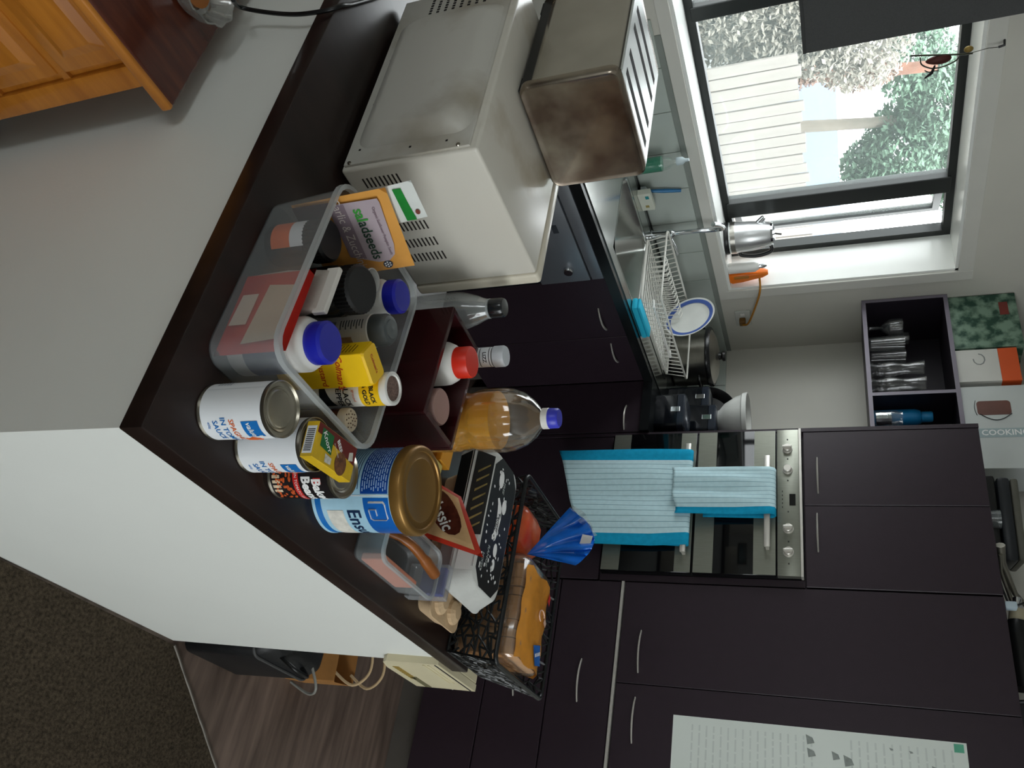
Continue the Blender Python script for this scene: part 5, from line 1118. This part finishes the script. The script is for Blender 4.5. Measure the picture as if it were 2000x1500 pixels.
bm = nb(); add_tube(bm, [(xf - 0.001, tyc - 0.03 - 0.03 * math.sin(PI * k / 10), 0.062 + 0.0115 * k) for k in range(11)], 0.004, 6, flat=0.3); add_tube(bm, [(xf - 0.001, tyc + 0.036 - 0.07 * k / 6, 0.05 - 0.006 * math.sin(PI * k / 6)) for k in range(7)], 0.004, 6, flat=0.3); obj('press_outline', bm, mat('dark_line_print', '#33383a', 0.5), ap)
ty2 = on_top(845, 3.36)
obj('grey_strip', bx(xf - 0.0004, xf + 0.001, ty2 - 0.022, ty2 + 0.02, 0.0, 0.298), mat('blue_grey_strip', '#9fb0b3', 0.5), ap)
bm = nb(); text_plane(bm, 'COOKING+CO', 0.036, (xf - 0.0008, ty2 - 0.001, 0.18), (0, 0, 1), (0, 1, 0), bold=0.0006); obj('lettering', bm, M_wprint, ap)
t_ = thing('sandwich_press', 'black flat sandwich press lying on the oven tower top', 'appliance', (3.28, 1.50, 2.12), rotz=rad(12))
obj('lower_plate', bx(-0.13, 0.13, -0.17, 0.15, 0.008, 0.05, bev=0.01), M_black, t_, smooth=40); obj('upper_plate', bx(-0.125, 0.125, -0.165, 0.145, 0.054, 0.10, bev=0.014), mat('dark_grey_plastic', '#23262a', 0.4), t_, smooth=40)
obj('grey_cover', bx(-0.12, 0.12, -0.16, 0.14, 0.1, 0.125, bev=0.008), mat('olive_grey_cover', '#5b5a50', 0.45), t_, smooth=40)
obj('clear_side', lathe([(0, 0.0), (0.03, 0), (0.034, 0.05), (0, 0.055)], 20), film('smoky_knob', '#8a9396', 0.5, 0.1), t_, smooth=50, loc=(-0.15, -0.02, 0))
for y in (-0.14, 0.12): obj('foot', bx(-0.1, 0.1, y - 0.01, y + 0.01, 0, 0.009), M_black, t_)
t_ = thing('metal_tongs', 'dull steel kitchen tongs lying on the tower edge', 'utensil', (3.05, 1.265, 2.1243))
obj('tong_arm', tube([(-0.04, 0.03, 0.012), (0.02, -0.01, 0.02), (0.12, -0.08, 0.06), (0.2, -0.12, 0.12)], [0.016, 0.012, 0.009, 0.008], 8), mat('dull_steel', '#8d8a80', 0.35, 0.9), t_, smooth=60); obj('tong_arm', tube([(-0.03, 0.0, 0.010), (0.04, -0.03, 0.015), (0.14, -0.10, 0.05)], 0.007, 8), mat('dull_steel', '#8d8a80', 0.35, 0.9), t_, smooth=60)
t_ = thing('appliance_cable', 'thin dark cord with a white plug hanging in a loop on the tower top', 'cord', (3.05, 1.13, 2.1205))
obj('cord_loop', tube(spline([(0.03, 0.035, 0.0035), (-0.02, 0.04, 0.0035), (-0.05, 0.0, 0.0035), (-0.045, -0.045, 0.02), (-0.01, -0.02, 0.07), (0.03, 0.01, 0.085)]), 0.0035, 6), M_black, t_, smooth=60)
obj('plug', bx(-0.065, -0.035, -0.062, -0.038, 0.0, 0.036, bev=0.005), mat('white_blue_plug', '#b9c9d2', 0.4), t_, smooth=40)
t_ = thing('kitchen_gadget', 'black and cream hand blender base on the pantry top', 'appliance', (3.09, 0.96, 2.12))
obj('motor_body', tube([(0, -0.12, 0.04), (0, 0.06, 0.04), (0, 0.10, 0.045)], [0.04, 0.042, 0.03], 14), M_black, t_, smooth=50); obj('cream_collar', tube([(0, 0.1, 0.045), (0, 0.14, 0.05)], [0.028, 0.024], 14), mat('cream_collar', '#a59d84', 0.4), t_, smooth=50)
obj('steel_shaft', tube([(0, 0.14, 0.05), (0, 0.18, 0.055)], 0.014, 10), M_chrome, t_, smooth=50)
t_ = thing('storage_crate', 'low black plastic crate on the pantry top', 'crate', (3.22, 0.60, 2.12)); obj('crate_body', add_tub(nb(), [(0, 0.17, 0.20, 0.02), (0.1, 0.18, 0.21, 0.025)], 0.006), M_black, t_); obj('rim', tube([(x, y, 0.1) for x, y in rrect(0.18, 0.21, 0.025)], 0.006, 6, closed=True), M_black, t_)

# ================================================================== ON AND ABOVE THE SINK BENCH
# dish rack
M_wire = mat('white_coated_wire', '#d9d8cf', 0.4)
rk = thing('dish_rack', 'white wire dish rack on the steel drainer', 'dish rack', (2.86, 2.32, ZB + 0.004))
x0, x1, y0, y1, zr = -0.28, 0.28, -0.17, 0.17, 0.10
for z, e in ((0.012, 0.0), (zr, 0.02)): obj('rail', tube([(x, y, z) for x, y in rrect(x1 + e, y1 + e, 0.03)], 0.0042, 6, closed=True), M_wire, rk, smooth=60)
wire_me = None
for i in range(19):
    x = x0 + 0.02 + i * 0.029
    b2 = tube([(0, y0 - 0.02, zr), (0, y0, 0.012), (0, y1, 0.012), (0, y1 + 0.02, zr)], 0.0026, 5)
    if wire_me is None:
        o = obj('wire', b2, M_wire, rk, loc=(x, 0, 0)); wire_me = o.data
    else:
        b2.free(); o = bpy.data.objects.new('wire', wire_me); COL.objects.link(o); o.parent = rk; o.location = (x, 0, 0)
tine_me = None
for i in range(17):
    x = x0 + 0.05 + i * 0.030
    if tine_me is None:
        o = obj('tine', tube([(0, -0.03, 0.012), (0, -0.03, 0.085), (0, 0.0, 0.095), (0, 0.03, 0.085), (0, 0.03, 0.012)], 0.0026, 5), M_wire, rk, loc=(x, 0.07, 0)); tine_me = o.data
    else:
        o = bpy.data.objects.new('tine', tine_me); COL.objects.link(o); o.parent = rk; o.location = (x, 0.07, 0)
for fx, fy in ((-0.19, -0.15), (-0.19, 0.15), (0.25, -0.15), (0.25, 0.15)): obj('foot', tube([(fx, fy, 0.0), (fx, fy, 0.013)], 0.006, 8), M_wire, rk)
obj('cutlery_rail', tube([(-0.30, -0.195, 0.07), (-0.30, -0.23, 0.075), (0.05, -0.23, 0.075), (0.05, -0.195, 0.07)], 0.005, 6), mat('white_rail', '#f0f0ea', 0.3), rk, smooth=60)
# plate standing in the rack
pc = ony(1342, 623, 2.36)
pc.z += 0.0150
pl = thing('dinner_plate', 'white plate with a blue rim band standing in the dish rack', 'plate', pc, rot=(0, 0, 0))
nrm = Vector((-0.968, 0.13, -0.2)).normalized(); rq = nrm.to_track_quat('Z', 'Y'); pl.rotation_euler = rq.to_euler()
PR = 0.118
obj('plate_body', lathe([(0, -0.006), (0.06, -0.006), (0.075, -0.003), (PR, 0.0135), (PR, 0.0155), (0.08, 0.002), (0.07, 0.0), (0, 0.0)], 48), mat('white_glaze', '#dfe1dc', 0.15), pl, smooth=45)
obj('blue_band', lathe([(0.092, 0.0077), (0.110, 0.0131)], 48), mat('blue_glaze', '#4a63a8', 0.2), pl, smooth=60)
# saucepan with lid
pz = ZB + 0.004
po = thing('saucepan', 'large steel saucepan with dark rimmed lid behind the dish rack', 'saucepan', (3.345, 2.39, ZB))
obj('pan_body', lathe([(0, 0.002), (0.125, 0), (0.135, 0.008), (0.137, 0.16), (0.141, 0.166), (0.137, 0.168), (0.133, 0.16), (0.131, 0.012), (0, 0.010)], 48), M_steel, po, smooth=45)
obj('lid_rim', lathe([(0.142, 0.166), (0.146, 0.169), (0.146, 0.182), (0.140, 0.188), (0.128, 0.188), (0.128, 0.17)], 48), mat('black_lid_rim', '#151617', 0.25), po, smooth=45)
obj('lid', lathe([(0.135, 0.186), (0.10, 0.203), (0.05, 0.213), (0, 0.216)], 48), M_steel, po, smooth=60)
obj('lid_knob', lathe([(0, 0.213), (0.02, 0.214), (0.016, 0.225), (0.026, 0.235), (0.024, 0.245), (0, 0.247)], 24), M_black, po, smooth=50)
for s in (-1, 1): obj('side_handle', tube(spline([(-0.04, 0.136 * s, 0.13), (-0.035, 0.17 * s, 0.135), (0.035, 0.17 * s, 0.135), (0.04, 0.136 * s, 0.13)]), 0.007, 8), M_black, po, smooth=60)
# frying pan leaning on the back wall
fp = thing('frying_pan', 'black frying pan leaning against the wall behind the saucepan', 'frying pan', (3.60, 2.24, ZB - 0.0125), rot=(0, rad(-78), 0))
bm = lathe([(0, 0.002), (0.10, 0), (0.135, 0.04), (0.138, 0.04), (0.104, -0.004), (0, -0.004)], 40); bmesh.ops.translate(bm, verts=bm.verts, vec=(0.142, 0, 0)); obj('pan_body', bm, M_black, fp, smooth=50)
obj('pan_handle', tube([(0.27, 0, 0.03), (0.33, 0, 0.05)], 0.012, 8), M_black, fp, smooth=60)
# black canisters and white bowl
M_blk = mat('black_gloss', '#12151a', 0.15, var=0.1)
def canister(label, x, y, hx, hy, h):
    t_ = thing('storage_canister', label, 'canister', (x, y, ZB)); lo = [[(a_, b_, z) for a_, b_ in rrect(hx - e, hy - e, 0.018)] for z, e in ((0, 0.003), (0.006, 0), (h - 0.035, 0), (h - 0.033, 0.002))]
    obj('canister_body', add_loft(nb(), lo), M_blk, t_, smooth=40); lo = [[(a_, b_, z) for a_, b_ in rrect(hx - e, hy - e, 0.018)] for z, e in ((h - 0.032, 0), (h - 0.006, 0), (h, 0.006))]
    obj('lid', add_loft(nb(), lo), mat('dark_slate_lid', '#262c36', 0.2), t_, smooth=40); obj('clasp', bx(-hx - 0.003, -hx + 0.002, -0.012, 0.012, h - 0.06, h - 0.02, bev=0.001), M_chrome, t_)
canister('black gloss canister next to the saucepan', 3.32, 2.108, 0.06, 0.062, 0.19); canister('tall black gloss canister under the white bowl', 3.30, 1.968, 0.085, 0.072, 0.232); canister('low black canister at the front of the bench return', 3.10, 1.90, 0.07, 0.085, 0.13)
t_ = thing('white_bowl', 'white china mixing bowl on top of the tall canister', 'bowl', (3.30, 2.0, ZB + 0.2325))
obj('bowl_body', lathe([(0, 0.002), (0.045, 0), (0.048, 0.006), (0.075, 0.03), (0.105, 0.08), (0.118, 0.125), (0.122, 0.128), (0.118, 0.131), (0.112, 0.125), (0.098, 0.08), (0.07, 0.034), (0, 0.012)], 44), mat('white_china', '#dedfda', 0.2), t_, smooth=50)
obj('rim_band', lathe([(0.114, 0.108), (0.1205, 0.112), (0.123, 0.130), (0.118, 0.132)], 44), mat('white_china', '#dedfda', 0.2), t_, smooth=50)
# washing-up things
def onb(px, py, z=ZB + 0.004): return onz(px, py, z)
p = ony(1255, 325, 2.57)
t_ = thing('detergent_bottle', 'clear bottle of green detergent behind the sink', 'bottle', (p.x, 2.57, ZB + 0.004)) 
obj('clear_body', lathe([(0, 0), (0.028, 0), (0.031, 0.004), (0.031, 0.13), (0.024, 0.16), (0.013, 0.175), (0.013, 0.195), (0, 0.195)], 28), film('clear_detergent_bottle', '#d2e4dc', 0.06, 0.08, 0.05), t_, smooth=45)
obj('green_liquid', lathe([(0, 0.004), (0.0305, 0.004), (0.0305, 0.132), (0, 0.132)], 28), mat('green_liquid', '#0f7a5b', 0.2), t_, smooth=45)
obj('white_nozzle', lathe([(0.015, 0.19), (0.016, 0.192), (0.015, 0.215), (0.007, 0.225), (0.006, 0.24), (0, 0.24)], 20), mat('pale_nozzle', '#c9d9de', 0.35), t_, smooth=45)
p = onz(1250, 392, ZB + 0.004)
t_ = thing('tablet_box', 'small white printed box at the back of the sink', 'box', (p.x, min(p.y, 2.60), ZB + 0.004), rotz=rad(8))
obj('carton', bx(-0.055, 0.055, -0.014, 0.014, 0, 0.055, bev=0.002), mat('cream_carton', '#d3d6c8', 0.5), t_); obj('teal_print', bx(-0.04, -0.02, -0.0145, -0.012, 0.03, 0.045), mat('teal_print', '#2a8a90', 0.5), t_); obj('ochre_print', bx(0.02, 0.035, -0.0145, -0.012, 0.02, 0.035), mat('ochre_print', '#9a8a4c', 0.5), t_)
t_ = thing('dish_brush', 'blue and clear dish brush leaning on the tiles', 'brush', (2.44, 2.630, ZB + 0.004), rot=(rad(-3), rad(12), 0))
obj('brush_handle', tube([(0, 0, 0.03), (0, 0, 0.1), (0, 0, 0.17)], [0.006, 0.009, 0.007], 10), mat('blue_plastic', '#2a74a8', 0.35), t_, smooth=60); obj('brush_head', lathe([(0, 0), (0.018, 0), (0.02, 0.02), (0.006, 0.035), (0, 0.035)], 20), mat('pale_bristles', '#cdd7db', 0.6), t_, smooth=40)
pa, pb = onz(1240, 578, ZB + 0.012), onz(1258, 640, ZB + 0.012)
t_ = thing('sponge_cloth', 'bright cyan sponge cloth on the bench edge', 'cloth', ((pa.x + pb.x) / 2, (pa.y + pb.y) / 2 - 0.03, ZB + 0.0045))
obj('folded_cloth', bx(-0.10, 0.10, -0.03, 0.025, 0, 0.024, bev=0.008), mat('cyan_cloth', '#22b3d4', 0.85, bump=0.3), t_, smooth=40); obj('folded_layer', bx(-0.097, 0.097, -0.028, 0.022, 0.0235, 0.034, bev=0.004), mat('cyan_cloth', '#22b3d4', 0.85, bump=0.3), t_)
# kettle on the sill
SL = WZ0 + 0.0122
kc = ony(1420, 466, 2.775)
ke = thing('steel_kettle', 'brushed steel electric kettle standing on the window sill', 'kettle', (kc.x, 2.775, SL))
obj('base_plate', lathe([(0, 0), (0.074, 0), (0.077, 0.006), (0.074, 0.018), (0, 0.02)], 36), M_black, ke, smooth=45)
obj('steel_body', lathe([(0.0, 0.02), (0.071, 0.02), (0.074, 0.026), (0.074, 0.05), (0.072, 0.053), (0.068, 0.12), (0.058, 0.19), (0.053, 0.205), (0, 0.207)], 40), mat('kettle_steel', '#d6d8d8', 0.32, 0.8, var=0.05), ke, smooth=45)
obj('band', add_lathe(nb(), [(0.0745, 0.028), (0.0745, 0.049)], 40), M_steel, ke, smooth=60)
obj('lid', lathe([(0.053, 0.204), (0.050, 0.215), (0.02, 0.222), (0, 0.223)], 32), M_chrome, ke, smooth=50)
ax = Vector((0.75, -0.5, 0)).normalized()
obj('handle', tube(spline([ax * 0.05 + Vector((0, 0, 0.2)), ax * 0.080 + Vector((0, 0, 0.2)), ax * 0.096 + Vector((0, 0, 0.14)), ax * 0.088 + Vector((0, 0, 0.07)), ax * 0.072 + Vector((0, 0, 0.06))]), 0.009, 10), M_black, ke, smooth=60)
obj('spout', tube([-ax * 0.05 + Vector((0, 0, 0.15)), -ax * 0.08 + Vector((0, 0, 0.18))], [0.018, 0.012], 12), M_chrome, ke, smooth=60)
obj('lid_knob', tube([(0, 0, 0.22), (0.01, 0, 0.25)], 0.004, 8), M_black, ke)
p = ony(1420, 508, 2.71)
t_ = thing('spray_bottle', 'slim white bottle between kettle and orange gadget on the sill', 'bottle', (p.x + 0.045, 2.694, SL)); obj('bottle_body', lathe([(0, 0), (0.024, 0), (0.026, 0.004), (0.026, 0.12), (0.015, 0.14), (0, 0.142)], 26), M_wplastic, t_, smooth=45); obj('nozzle', lathe([(0.012, 0.14), (0.012, 0.16), (0.005, 0.175), (0, 0.175)], 16), M_chrome, t_, smooth=45)
p = ony(1422, 536, 2.70); p.x += 0.015
t_ = thing('orange_gadget', 'bright orange corded gadget standing at the window jamb', 'appliance', (p.x, 2.705, SL))
lo = [[(x, y, z) for x, y in rrect(hx, hy, 0.012)] for z, hx, hy in ((0, 0.028, 0.03), (0.01, 0.032, 0.034), (0.06, 0.03, 0.03), (0.11, 0.022, 0.026), (0.15, 0.018, 0.022), (0.175, 0.010, 0.014))]
obj('orange_shell', add_loft(nb(), lo), mat('bright_orange_plastic', '#f07a18', 0.35), t_, smooth=50); obj('tan_grip', bx(-0.024, -0.005, -0.036, -0.028, 0.02, 0.09, bev=0.004), mat('tan_grip', '#b8772c', 0.5), t_)
so = thing('power_outlet', 'white wall socket with a plug beside the window', 'outlet', (3.405, YW - 0.001, 1.222)); obj('plate', bx(-0.058, 0.058, -0.009, 0, -0.037, 0.037, bev=0.003), mat('outlet_white', '#c3c5be', 0.4), so); obj('switch', bx(-0.04, -0.025, -0.012, -0.008, -0.01, 0.01), M_wplastic, so)
cp0 = ony(1478, 553, 2.69)
obj('cord_end_plug', bx(-0.012, 0.022, -0.04, -0.009, -0.018, 0.012, bev=0.004), mat('brown_plug', '#6b4a1c', 0.4), so)
pts = [Vector((3.41, YW - 0.045, 1.222)), Vector((3.38, YW - 0.06, 1.25)), Vector((3.28, YW - 0.055, 1.29)), Vector((3.18, YW - 0.03, 1.325)), Vector((p.x + 0.01, 2.69, SL + 0.135))]
tag(obj('ochre_cable', tube(spline(pts), 0.005, 8), mat('ochre_cord', '#a8711f', 0.45), smooth=60), 'ochre cord running from the wall socket to the orange gadget', 'cord')
# roller blind and hanging bird
bl = thing('roller_blind', 'dark grey roller blind half lowered over the window', 'blind', (1.3, 2.60, 1.6))
obj('blind_cloth', bx(0.80, 1.889, 2.598, 2.601, 1.602, 2.36), mat('charcoal_blind', '#4c4d4d', 0.8, var=0.1, scale=300, bump=0.15, bscale=500), bl); obj('hem_bar', bx(0.80, 1.889, 2.594, 2.605, 1.595, 1.607, bev=0.002), mat('charcoal_hem', '#3f4040', 0.6), bl)
obj('roller_tube', tube([(0.78, 2.61, 2.37), (1.9, 2.61, 2.37)], 0.025, 14), mat('charcoal_hem', '#3f4040', 0.6), bl, smooth=60)
obj('bracket', bx(1.9, 1.905, 2.58, YW, 2.33, 2.41), M_steel, bl); obj('bracket', bx(0.775, 0.78, 2.58, YW, 2.33, 2.41), M_steel, bl); put(bl)
bd = thing('hanging_bird_ornament', 'rusty metal bird ornament hanging in front of the window', 'ornament', (2.005, 2.625, 2.03))
M_rust = mat('rusty_brown_metal', '#4a2018', 0.55, 0.3); M_bronze = mat('dark_bronze_wire', '#3a3d30', 0.45, 0.6)
def B(px, py): q_ = ony(px, py, 2.625); return Vector((q_.x - 2.005, 0, q_.z - 2.03))
obj('stem', tube(spline([B(1778, 109), B(1812, 108), B(1850, 107), B(1880, 106), B(1900, 104)]), 0.0032, 6), M_bronze, bd, smooth=60)
bm = nb(); b2 = nb(); bmesh.ops.create_uvsphere(b2, u_segments=16, v_segments=10, radius=1.0)
ca, cb = B(1810, 112), B(1856, 109); mid = (ca + cb) / 2 + (B(1830, 118) - B(1830, 112)); L_ = (cb - ca).length / 2 + 0.004
for v in b2.verts: v.co = Vector((mid.x + v.co.x * 0.017 * (1 + 0.25 * v.co.z), v.co.y * 0.014, mid.z + v.co.z * L_))
merge(bm, b2); obj('bird_body', bm, M_rust, bd, smooth=60)
obj('scroll', tube(spline([B(1797, 112), B(1800, 126), B(1815, 133), B(1828, 133), B(1845, 129), B(1866, 119), B(1874, 110)]), 0.0026, 6), M_bronze, bd, smooth=60)
obj('tail', tube([B(1826, 128), B(1820, 142), B(1806, 153)], [0.003, 0.006, 0.003], 8), M_black, bd, smooth=60)
obj('scroll', tube(spline([B(1806, 138), B(1814, 141), B(1822, 139), B(1834, 138)]), 0.002, 6), M_bronze, bd, smooth=60)
b2 = nb(); bmesh.ops.create_uvsphere(b2, u_segments=12, v_segments=8, radius=0.012); h0 = B(1892, 96)
for v in b2.verts: v.co = Vector((v.co.x + h0.x, v.co.y * 0.7, v.co.z * 1.2 + h0.z))
obj('bird_head', b2, mat('ochre_metal', '#8a7238', 0.5, 0.4), bd, smooth=60)
obj('hanging_thread', tube([B(1898, 103), B(1930, 94), B(1950, 92)], 0.0012, 5), M_bronze, bd); obj('hook', tube([B(1950, 92), B(1962, 88), B(1962, 88) + Vector((0, 0.03, 0.004))], 0.004, 6), M_black, bd)

# ================================================================== OUTSIDE THE WINDOW
M_fence = mat('weathered_fence_timber', '#7d7973', 0.85, var=0.12, scale=6, stretch=(6, 1, 0.6))
struct('ground', bx(-6, 14, 2.95, 16, -0.62, -0.5), mat('pale_gravel_ground', '#6f6c64', 0.95, var=0.2, scale=3), 'pale ground outside the window')
YFn = 5.6
zt = ony(1578, 300, YFn).z; xl, xr_ = ony(1480, 150, YFn).x, ony(1480, 420, YFn).x
fe = thing('paling_fence', 'weathered vertical paling fence seen through the window', 'fence', ((xl + xr_) / 2, YFn, -0.5))
me_p = None; nP = int((xr_ + 1.2 - xl + 0.2) / 0.108)
for i in range(nP):
    x = xl - 0.1 + i * 0.108
    if me_p is None:
        b2 = bx(-0.049, 0.049, -0.01, 0.01, 0, zt + 0.5, bev=0.002, seg=1); o = obj('paling', b2, M_fence, fe); me_p = o.data
    else:
        o = bpy.data.objects.new('paling', me_p); COL.objects.link(o); o.parent = fe
    o.location = (x - fe.location.x, 0.004 * math.sin(i * 2.7), 0.02 * math.sin(i * 1.9) - 0.02)
for z in (0.35, 1.2): obj('rail', bx(xl - 0.15 - fe.location.x, xr_ + 1.1 - fe.location.x, 0.012, 0.05, z, z + 0.07), M_fence, fe)
YH = 11.0
za, zb2 = ony(1560, 280, YH).z, ony(1640, 280, YH).z; xa, xb2 = ony(1600, 172, YH).x, ony(1600, 600, YH).x
hs = thing('neighbour_house', 'blue grey neighbour roof beyond the fence', 'house', ((xa + xb2) / 2, YH + 1.5, -0.5))
obj('wall', bx(xa - hs.location.x, xb2 - hs.location.x, -1.3, 1.5, 0, za + 0.5), mat('pale_house_wall', '#7f8280', 0.8), hs)
bm = nb(); add_prism(bm, [(-1.6, za + 0.45), (0.1, zb2 + 0.5), (1.8, za + 0.45), (1.8, za + 0.38), (-1.6, za + 0.38)], 'x', xa - 0.2 - hs.location.x, xb2 + 0.2 - hs.location.x); obj('roof', bm, mat('blue_grey_roof', '#4a6077', 0.6, var=0.08), hs)
M_bark = mat('pale_bark', '#6f695f', 0.9, var=0.2, scale=8, bump=0.5); M_bark2 = mat('reddish_bark', '#74503f', 0.9, var=0.25, scale=8, bump=0.5)
def leaves(n, c, rad_, s, seed, flat=1.0):
    random.seed(seed); vs, fs = [], []
    for i in range(n):
        while True:
            p_ = Vector((random.uniform(-1, 1), random.uniform(-1, 1), random.uniform(-1, 1)))
            if p_.length < 1 and p_.length > 0.35: break
        p_ = Vector((c[0] + p_.x * rad_[0], c[1] + p_.y * rad_[1], c[2] + p_.z * rad_[2]))
        d_ = Vector((random.gauss(0, 1), random.gauss(0, 1), random.gauss(0, 1))).normalized(); e_ = d_.orthogonal().normalized(); k = len(vs); q_ = s * random.uniform(0.6, 1.3)
        vs += [p_ - d_ * q_, p_ + e_ * q_ * 0.45, p_ + d_ * q_, p_ - e_ * q_ * 0.45]; fs.append((k, k + 1, k + 2, k + 3))
    me = bpy.data.meshes.new('foliage'); me.from_pydata([tuple(v) for v in vs], [], fs); return me
def tree(label, name, px, Y, trunk, blobs, mleaf, mbark, seed, s=0.10):
    base_ = trunk[0]; t_ = thing(name, label, 'tree', (base_[0], base_[1], -0.5))
    L0 = Vector(t_.location)
    obj('trunk', tube([Vector(p_) - L0 for p_ in trunk], [0.09 - 0.05 * i / len(trunk) for i in range(len(trunk))], 10), mbark, t_, smooth=60)
    for k, (c, r_, n) in enumerate(blobs):
        me = leaves(int(n * 4.5), Vector(c) - L0, r_, s, seed + k); me.materials.append(mleaf); o = bpy.data.objects.new('foliage', me); COL.objects.link(o); o.parent = t_; o['kind'] = 'stuff'
def Q(px, py, Y): return tuple(ony(px, py, Y))
M_leaf = mat('mid_green_leaf', '#64806a', 0.6, var=0.3, scale=4); M_leaf2 = mat('dusty_olive_leaf', '#8b877c', 0.7, var=0.3, scale=4); M_leaf3 = mat('red_brown_twigs', '#7d6355', 0.8, var=0.3, scale=4)
b0 = Q(1420, 258, 7.8)
tree('leafy green tree with pale trunk behind the fence', 'leafy_tree', 0, 7.8, [(b0[0], 7.8, -0.5), b0, Q(1560, 248, 7.8), Q(1700, 240, 7.8), Q(1800, 228, 7.8)],
     [(Q(1760, 290, 7.8), (0.55, 0.5, 0.42), 1500), (Q(1690, 330, 7.8), (0.30, 0.4, 0.28), 600), (Q(1830, 200, 7.8), (0.5, 0.5, 0.4), 1100), (Q(1870, 330, 7.8), (0.6, 0.5, 0.3), 900), (Q(1790, 120, 7.9), (0.4, 0.5, 0.4), 700)], M_leaf, M_bark, 31, 0.04)
b0 = Q(1420, 158, 6.9)
tree('dry reddish tree trunk with brown twigs behind the fence', 'dry_tree', 0, 6.9, [(b0[0], 6.9, -0.5), b0, Q(1560, 150, 6.9), Q(1700, 140, 6.9), Q(1830, 128, 6.9)],
     [(Q(1520, 150, 6.9), (0.16, 0.2, 0.45), 500), (Q(1680, 140, 6.9), (0.16, 0.2, 0.35), 400)], M_leaf3, M_bark2, 41, 0.03)
b0 = Q(1430, 60, 6.0)
tree('dusty olive shrubbery at the blind end of the window', 'olive_shrub', 0, 6.0, [(b0[0], 6.0, -0.5), b0, Q(1540, 60, 6.0), Q(1620, 50, 6.0)],
     [(Q(1480, 60, 6.0), (0.55, 0.25, 0.45), 1400), (Q(1600, 40, 6.0), (0.5, 0.25, 0.4), 1100), (Q(1430, 10, 6.0), (0.45, 0.25, 0.35), 800), (Q(1680, 90, 6.1), (0.4, 0.25, 0.4), 600)], M_leaf2, M_bark, 51, 0.032)

# fine print and pierced patterns too small to pick apart
for o_ in bpy.data.objects:
    if o_.parent is not None and o_.name.split('.')[0] in ('small_print', 'headline_mark', 'panel_marks', 'back_vent_holes', 'side_vent_slots', 'barcode', 'shaker_holes', 'badge_dots', 'beans_picture', 'lettering'):
        o_['kind'] = 'stuff'
